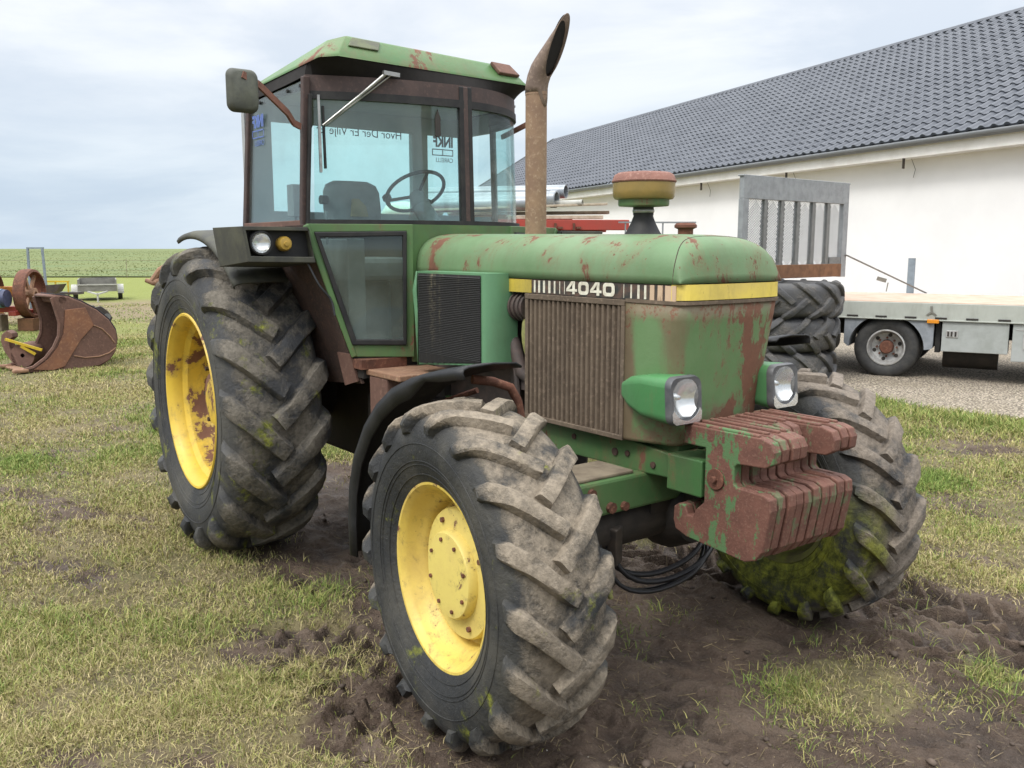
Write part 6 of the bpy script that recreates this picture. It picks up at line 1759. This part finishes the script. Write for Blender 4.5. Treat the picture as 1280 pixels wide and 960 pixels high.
def make_scrap():
    org = Vector((-11.416, -0.63, 0))
    # grab claw behind the bucket
    p = CAM + FH * 12.9 + RH * (-7.03); a = math.atan2(RH.y, RH.x)
    K = empty('grab_claw', (p.x, p.y, 0), a, 'small curved rusty claw with a yellow bar, lying in the grass behind the bucket mouth', 'claw')
    mb = MB(); P = [(0.0, 0.40), (0.02, 0.50), (0.10, 0.56), (0.17, 0.52), (0.18, 0.46), (0.12, 0.42), (0.13, 0.30), (0.20, 0.14), (0.24, 0.04), (0.14, 0.10), (0.05, 0.24)]
    mb.prism([(x - 0.30, 0.0, z) for x, z in P], (0, 0.16, 0)); mb.build('claw', M['rustbrown'], K, bevel=0.01)
    mb = MB(); mb.lathe([(0.03, 0), (0.17, 0.0), (0.18, 0.05), (0.18, 0.3), (0.1, 0.3)], 24, 'y', (0.0, 0.0, 0.20)); mb.build('drum', M['rustbrown'], K, smooth=40)
    mb = MB(); mb.beam((-0.20, -0.05, 0.44), (0.30, -0.02, 0.28), 0.03, 0.035); mb.beam((0.02, -0.06, 0.34), (0.20, -0.02, 0.22), 0.03, 0.035); mb.build('bar', M['yellowpaint'], K)
    # spoked ring wheels of an old roller
    def ring_wheel(dep, lat, dia, yaw, tilt, lab):
        p = CAM + FH * dep + RH * lat
        Wl = empty('roller_ring', (p.x, p.y, 0), a + yaw, lab, 'roller ring', 'old rusty roller rings')
        r = dia / 2; cz = r + 0.26
        mb = MB(); mb.M = Matrix.Translation((0, 0, cz)) @ Matrix.Rotation(tilt, 4, 'Y')
        mb.lathe([(r - 0.05, -0.13), (r, -0.11), (r + 0.01, 0.0), (r, 0.11), (r - 0.05, 0.13), (r - 0.06, 0.05), (r - 0.06, -0.05)], 40, 'y', closed=True)
        mb.build('rim', M['rust'], Wl, smooth=40)
        mb = MB(); mb.M = Matrix.Translation((0, 0, cz)) @ Matrix.Rotation(tilt, 4, 'Y')
        for k in range(6):
            an = 2 * PI * k / 6; mb.beam((0.05 * math.cos(an), 0, 0.05 * math.sin(an)), ((r - 0.04) * math.cos(an), 0, (r - 0.04) * math.sin(an)), 0.07, 0.05, up=(0, 1, 0))
        mb.lathe([(0.05, -0.13), (0.12, -0.12), (0.12, 0.12), (0.05, 0.13)], 18, 'y', closed=True)
        mb.build('spokes', M['rustlight'], Wl)
        tb = MB(); tb.bx(-0.16, 0.16, -0.30, 0.30, 0.0, 0.262)
        o = tb.build('timber_block', M['woodbrown'], None, (p.x, p.y, 0), (0, 0, a + yaw + R(90)), bevel=0.012)
        tag(o, 'timber block carrying the ' + ('spoked roller ring beside the bucket' if 'standing' in lab else 'roller ring at the picture edge'), 'block', 'timber blocks under the scrap')
    ring_wheel(19.2, -10.20, 1.02, R(92), R(4), 'rusty spoked roller ring standing upright between the bucket and the blue drum')
    ring_wheel(20.2, -11.62, 0.98, R(96), R(-3), 'rusty roller ring at the picture edge, behind the orange frame')
    # red low frame on timber blocks carrying the drum
    p = CAM + FH * 18.9 + RH * (-10.32)
    Fm = empty('implement_frame', (p.x, p.y, 0), a, 'low dark red implement frame resting on timber blocks at the left', 'frame')
    mb = MB(); mb.bx(-1.4, 0.05, -0.1, 0.1, 0.40, 0.52); mb.bx(-1.4, -1.1, -0.2, 0.9, 0.32, 0.42); mb.bx(-0.1, 0.05, -0.2, 0.9, 0.33, 0.42); mb.build('beam', M['red'], Fm, bevel=0.01)
    mb = MB(); mb.bx(-0.2, 0.95, 0.25, 0.38, 0.60, 0.70); mb.bx(0.2, 0.95, 0.30, 0.9, 0.52, 0.60); mb.build('plank', M['rustlight'], Fm)
    for k, (x, lab) in enumerate(((-0.42, 'dark timber block under the red implement frame'), (-1.2, 'timber block at the picture edge under the red frame'), (0.72, 'timber block standing right of the spoked roller ring'))):
        q = CAM + FH * 18.9 + RH * (-10.32 + x)
        mb = MB(); mb.bx(-0.13, 0.13, -0.14, 0.14, 0.0, 0.34 if k < 2 else 0.52); o = mb.build('timber_block', M['woodbrown'] if k == 2 else M['wood'], None, (q.x, q.y, 0), (0, 0, a + 0.1 * k), bevel=0.012)
        tag(o, lab, 'block', 'timber blocks under the scrap')
    q = CAM + FH * 18.6 + RH * (-10.30)
    mb = MB(); mb.tube([(-1.2, 0, 0), (-0.05, 0, 0)], 0.18, 22); o = mb.build('blue_drum', M['bluedark'], None, (q.x, q.y, 0.70), (0, 0, a), smooth=40)
    tag(o, 'dark blue drum lying on the red frame at the picture edge', 'drum')
    mb = MB(); mb.lathe([(0.18, -0.04), (0.195, -0.04), (0.195, 0.04), (0.18, 0.04)], 22, 'x', (-0.18, 0, 0), closed=True); mb.tube([(-0.18, -0.2, 0.0), (-0.22, -0.22, -0.2), (-0.3, -0.24, -0.36)], 0.02, 8); mb.build('strap', M['bluestrap'], o)
    q = CAM + FH * 20.6 + RH * (-11.0)
    Og = empty('orange_frame', (q.x, q.y, 0), a, 'orange painted machine frame behind the blue drum', 'frame')
    mb = MB(); mb.bx(-1.0, 0.25, 0, 0.2, 0.62, 0.86); mb.bx(-1.0, -0.9, 0, 0.6, 0.0, 0.62); mb.bx(0.1, 0.2, 0, 0.6, 0.0, 0.62); mb.build('body', M['orangepaint'], Og, bevel=0.02)
    mb = MB(); mb.tube([(0.05, 0.1, 0.86), (0.15, 0.1, 1.0), (0.12, 0.1, 1.1)], 0.03, 8); mb.build('lever', M['rust'], Og)
    # tall blue grey tube frame
    q = CAM + FH * 21.5 + RH * (-11.25)
    Tf = empty('tube_frame', (q.x, q.y, 0), a, 'tall narrow blue grey tube frame standing behind the roller ring', 'frame')
    for x in (-0.14, 0.20):
        mb = MB(); mb.beam((x * 1.25, 0, 0), (x, 0, 1.74), 0.045, 0.045); mb.build('upright', M['bluegrey'], Tf)
    for z in (1.72, 1.0, 0.4):
        mb = MB(); mb.beam((-0.16, 0, z), (0.24, 0, z), 0.035, 0.035); mb.build('rung', M['bluegrey'], Tf)
    mb = MB(); mb.prism([(0.2, -0.1, 0.85), (0.62, -0.1, 0.88), (0.50, -0.1, 0.70), (0.3, -0.1, 0.62)], (0, 0.3, 0)); mb.build('hopper', M['darkmetal'], Tf)
    q = CAM + FH * 22.5 + RH * (-11.15)
    Yf = empty('yellow_stand', (q.x, q.y, 0), a, 'small yellow steel stand behind the bucket, left of the grey trailer', 'stand')
    for x in (0.0, 0.14):
        mb = MB(); mb.beam((x * 2.2 - 0.15, 0, 0.0), (x * 2.2 - 0.15, 0, 0.90), 0.03, 0.03); mb.build('leg', M['yellowpaint'], Yf)
    mb = MB(); mb.bx(-0.45, 0.19, -0.02, 0.02, 0.88, 0.92); mb.build('rail', M['yellowpaint'], Yf)
    mb = MB(); mb.bx(-0.55, 0.40, -0.1, 0.3, 0.58, 0.64); mb.build('shelf', M['darkmetal'], Yf)

def make_utility_trailer():
    p = CAM + FH * 29.8 + RH * (-13.6); a = math.atan2(RH.y, RH.x) + R(24)
    T = empty('utility_trailer', (p.x, p.y, 0), a, 'small open grey box trailer with its drawbar towards us, parked on the far grass', 'trailer')
    T.scale = (0.98, 1, 0.72)
    mb = MB(); mb.bx(-0.56, 0.56, 0.0, 0.05, 0.42, 0.75); mb.bx(-0.60, -0.56, 0.0, 1.8, 0.42, 0.96); mb.bx(0.56, 0.60, 0.0, 1.8, 0.42, 0.96); mb.bx(-0.56, 0.56, 1.75, 1.8, 0.42, 0.98); mb.bx(-0.56, 0.56, 0.05, 1.75, 0.42, 0.46)
    mb.build('box', M['palegrey'], T)
    mb = MB(); mb.bx(-0.62, 0.62, -0.02, 0.03, 0.70, 0.755); mb.build('top_rail', M['palebox'], T)
    for s in (-1, 1):
        mb = MB()
        arc = [(0.9 + 0.38 * math.cos(R(t)), 0.30 + 0.40 * math.sin(R(t))) for t in np.linspace(0, 180, 14)]
        mb.grid([[(s * 0.62, y, z) for y, z in arc], [(s * 0.80, y, z) for y, z in arc]]); mb.prism([(s * 0.80, y, z) for y, z in arc], (s * 0.01, 0, 0)); mb.build('mudguard', M['palebox'], T, solid=0.02)
        mb = MB(); mb.lathe([(0.12, -0.07), (0.26, -0.07), (0.28, 0), (0.26, 0.07), (0.12, 0.07)], 24, 'x', closed=True); w = mb.build('wheel', M['tyreT'], T, (s * 0.70, 0.9, 0.28), smooth=40)
        mb = MB(); mb.lathe([(0.12, -0.05), (0.0, -0.06)], 16, 'x'); mb.lathe([(0.12, 0.05), (0.0, 0.06)], 16, 'x'); mb.build('rim', M['palebox'], w)
        mb = MB(); mb.beam((s * 0.30, 0.0, 0.42), (0, -1.0, 0.36), 0.05, 0.06); mb.build('drawbar', M['palebox'], T)
    mb = MB(); mb.tube([(0, -0.95, 0.0), (0, -0.95, 0.42)], 0.03, 8); mb.build('jockey_leg', M['palebox'], T)

def make_misc():
    a = math.atan2(RH.y, RH.x)
    p = CAM + FH * 15.0 + RH * (-6.02)
    T = empty('hay_machine', (p.x, p.y, 0), a, 'rusty old field machine with a small grey wheel, half hidden behind the big rear tyre', 'machine')
    mb = MB(); mb.tube([(-0.02, 0, 1.2), (0.10, 0, 1.16), (0.16, 0, 1.17), (0.4, 0.1, 1.22)], [0.035, 0.05, 0.07, 0.05], 10); mb.tube([(0.10, 0, 1.2), (0.22, 0, 1.36), (0.45, 0.05, 1.50)], 0.055, 8); mb.build('arm', M['rustlight'], T, smooth=40)
    mb = MB(); mb.bx(0.14, 1.2, 0.0, 0.12, 0.55, 0.70); mb.beam((0.3, 0.05, 0.65), (0.3, 0.05, 1.4), 0.08, 0.08); mb.build('frame', M['red'], T)
    mb = MB(); mb.lathe([(0.05, -0.07), (0.20, -0.07), (0.225, -0.03), (0.225, 0.03), (0.20, 0.07), (0.05, 0.07)], 26, 'y', closed=True); w = mb.build('wheel', M['rimgrey'], T, (0.16, 0.05, 0.225), (0, 0, R(70)), smooth=40)
    mb = MB(); mb.beam((0.2, 0.05, 0.225), (0.26, 0.05, 0.62), 0.05, 0.05); mb.build('wheel_fork', M['rust'], T)
    # electric fence between yard and field
    p = CAM + FH * 52.0
    Fn = empty('wire_fence', (p.x, p.y, 0), a, 'low wire fence with pale tapes along the edge of the field', 'fence')
    for z, mat in ((1.0, 'palebox'), (0.42, 'palebox')):
        mb = MB(); mb.beam((-60, 0, z), (14, 0, z), 0.008, 0.016, up=(0, 0, 1)); mb.build('wire', M['wood'], Fn)
    for k in range(9):
        mb = MB(); mb.tube([(-58 + 9 * k, 0.02, 0), (-58 + 9 * k, 0.02, 1.08)], 0.014, 6); mb.build('post', M['wood'], Fn)

# ------------------------------------------------------------------ build everything
SUN_EL, SUN_ROT, SUN_E, SUN_ANG, ZENITH = 52.0, 170.0, 1.5, 14.0, 3.0
make_mats()
M['dirtylens'] = plain('dirty_lens', (0.07, 0.075, 0.045), 0.4, alt=(0.12, 0.14, 0.06), scale=18)
M['patina'] = rusty('orange_rust', (0.235, 0.105, 0.055), (0.17, 0.08, 0.05), (0.30, 0.16, 0.09), 5, 11, bump=0.15)
M['bluedarksteel'] = rusty('dark_steel', (0.045, 0.045, 0.055), (0.03, 0.03, 0.04), (0.09, 0.085, 0.09), 9, 3)
make_world()
make_camera()
make_ground(); make_gravel(); make_field(); make_grass(); make_litter()
TR = build_tractor(); build_cab(TR)
make_barn(); make_truck(); make_tyre_stack(); make_headboard(); make_wagon(); make_bucket(); make_scrap(); make_utility_trailer(); make_misc()
SC.render.engine = 'CYCLES'
SC.cycles.use_denoising = True
SC.cycles.max_bounces = 8; SC.cycles.transparent_max_bounces = 16; SC.cycles.diffuse_bounces = 4; SC.cycles.glossy_bounces = 3
SC.cycles.caustics_reflective = False; SC.cycles.caustics_refractive = False
SC.view_settings.view_transform = 'Standard'; SC.view_settings.look = 'None'; SC.view_settings.gamma = 1.0
SC.view_settings.exposure = 0.34
SC.view_settings.use_curve_mapping = False
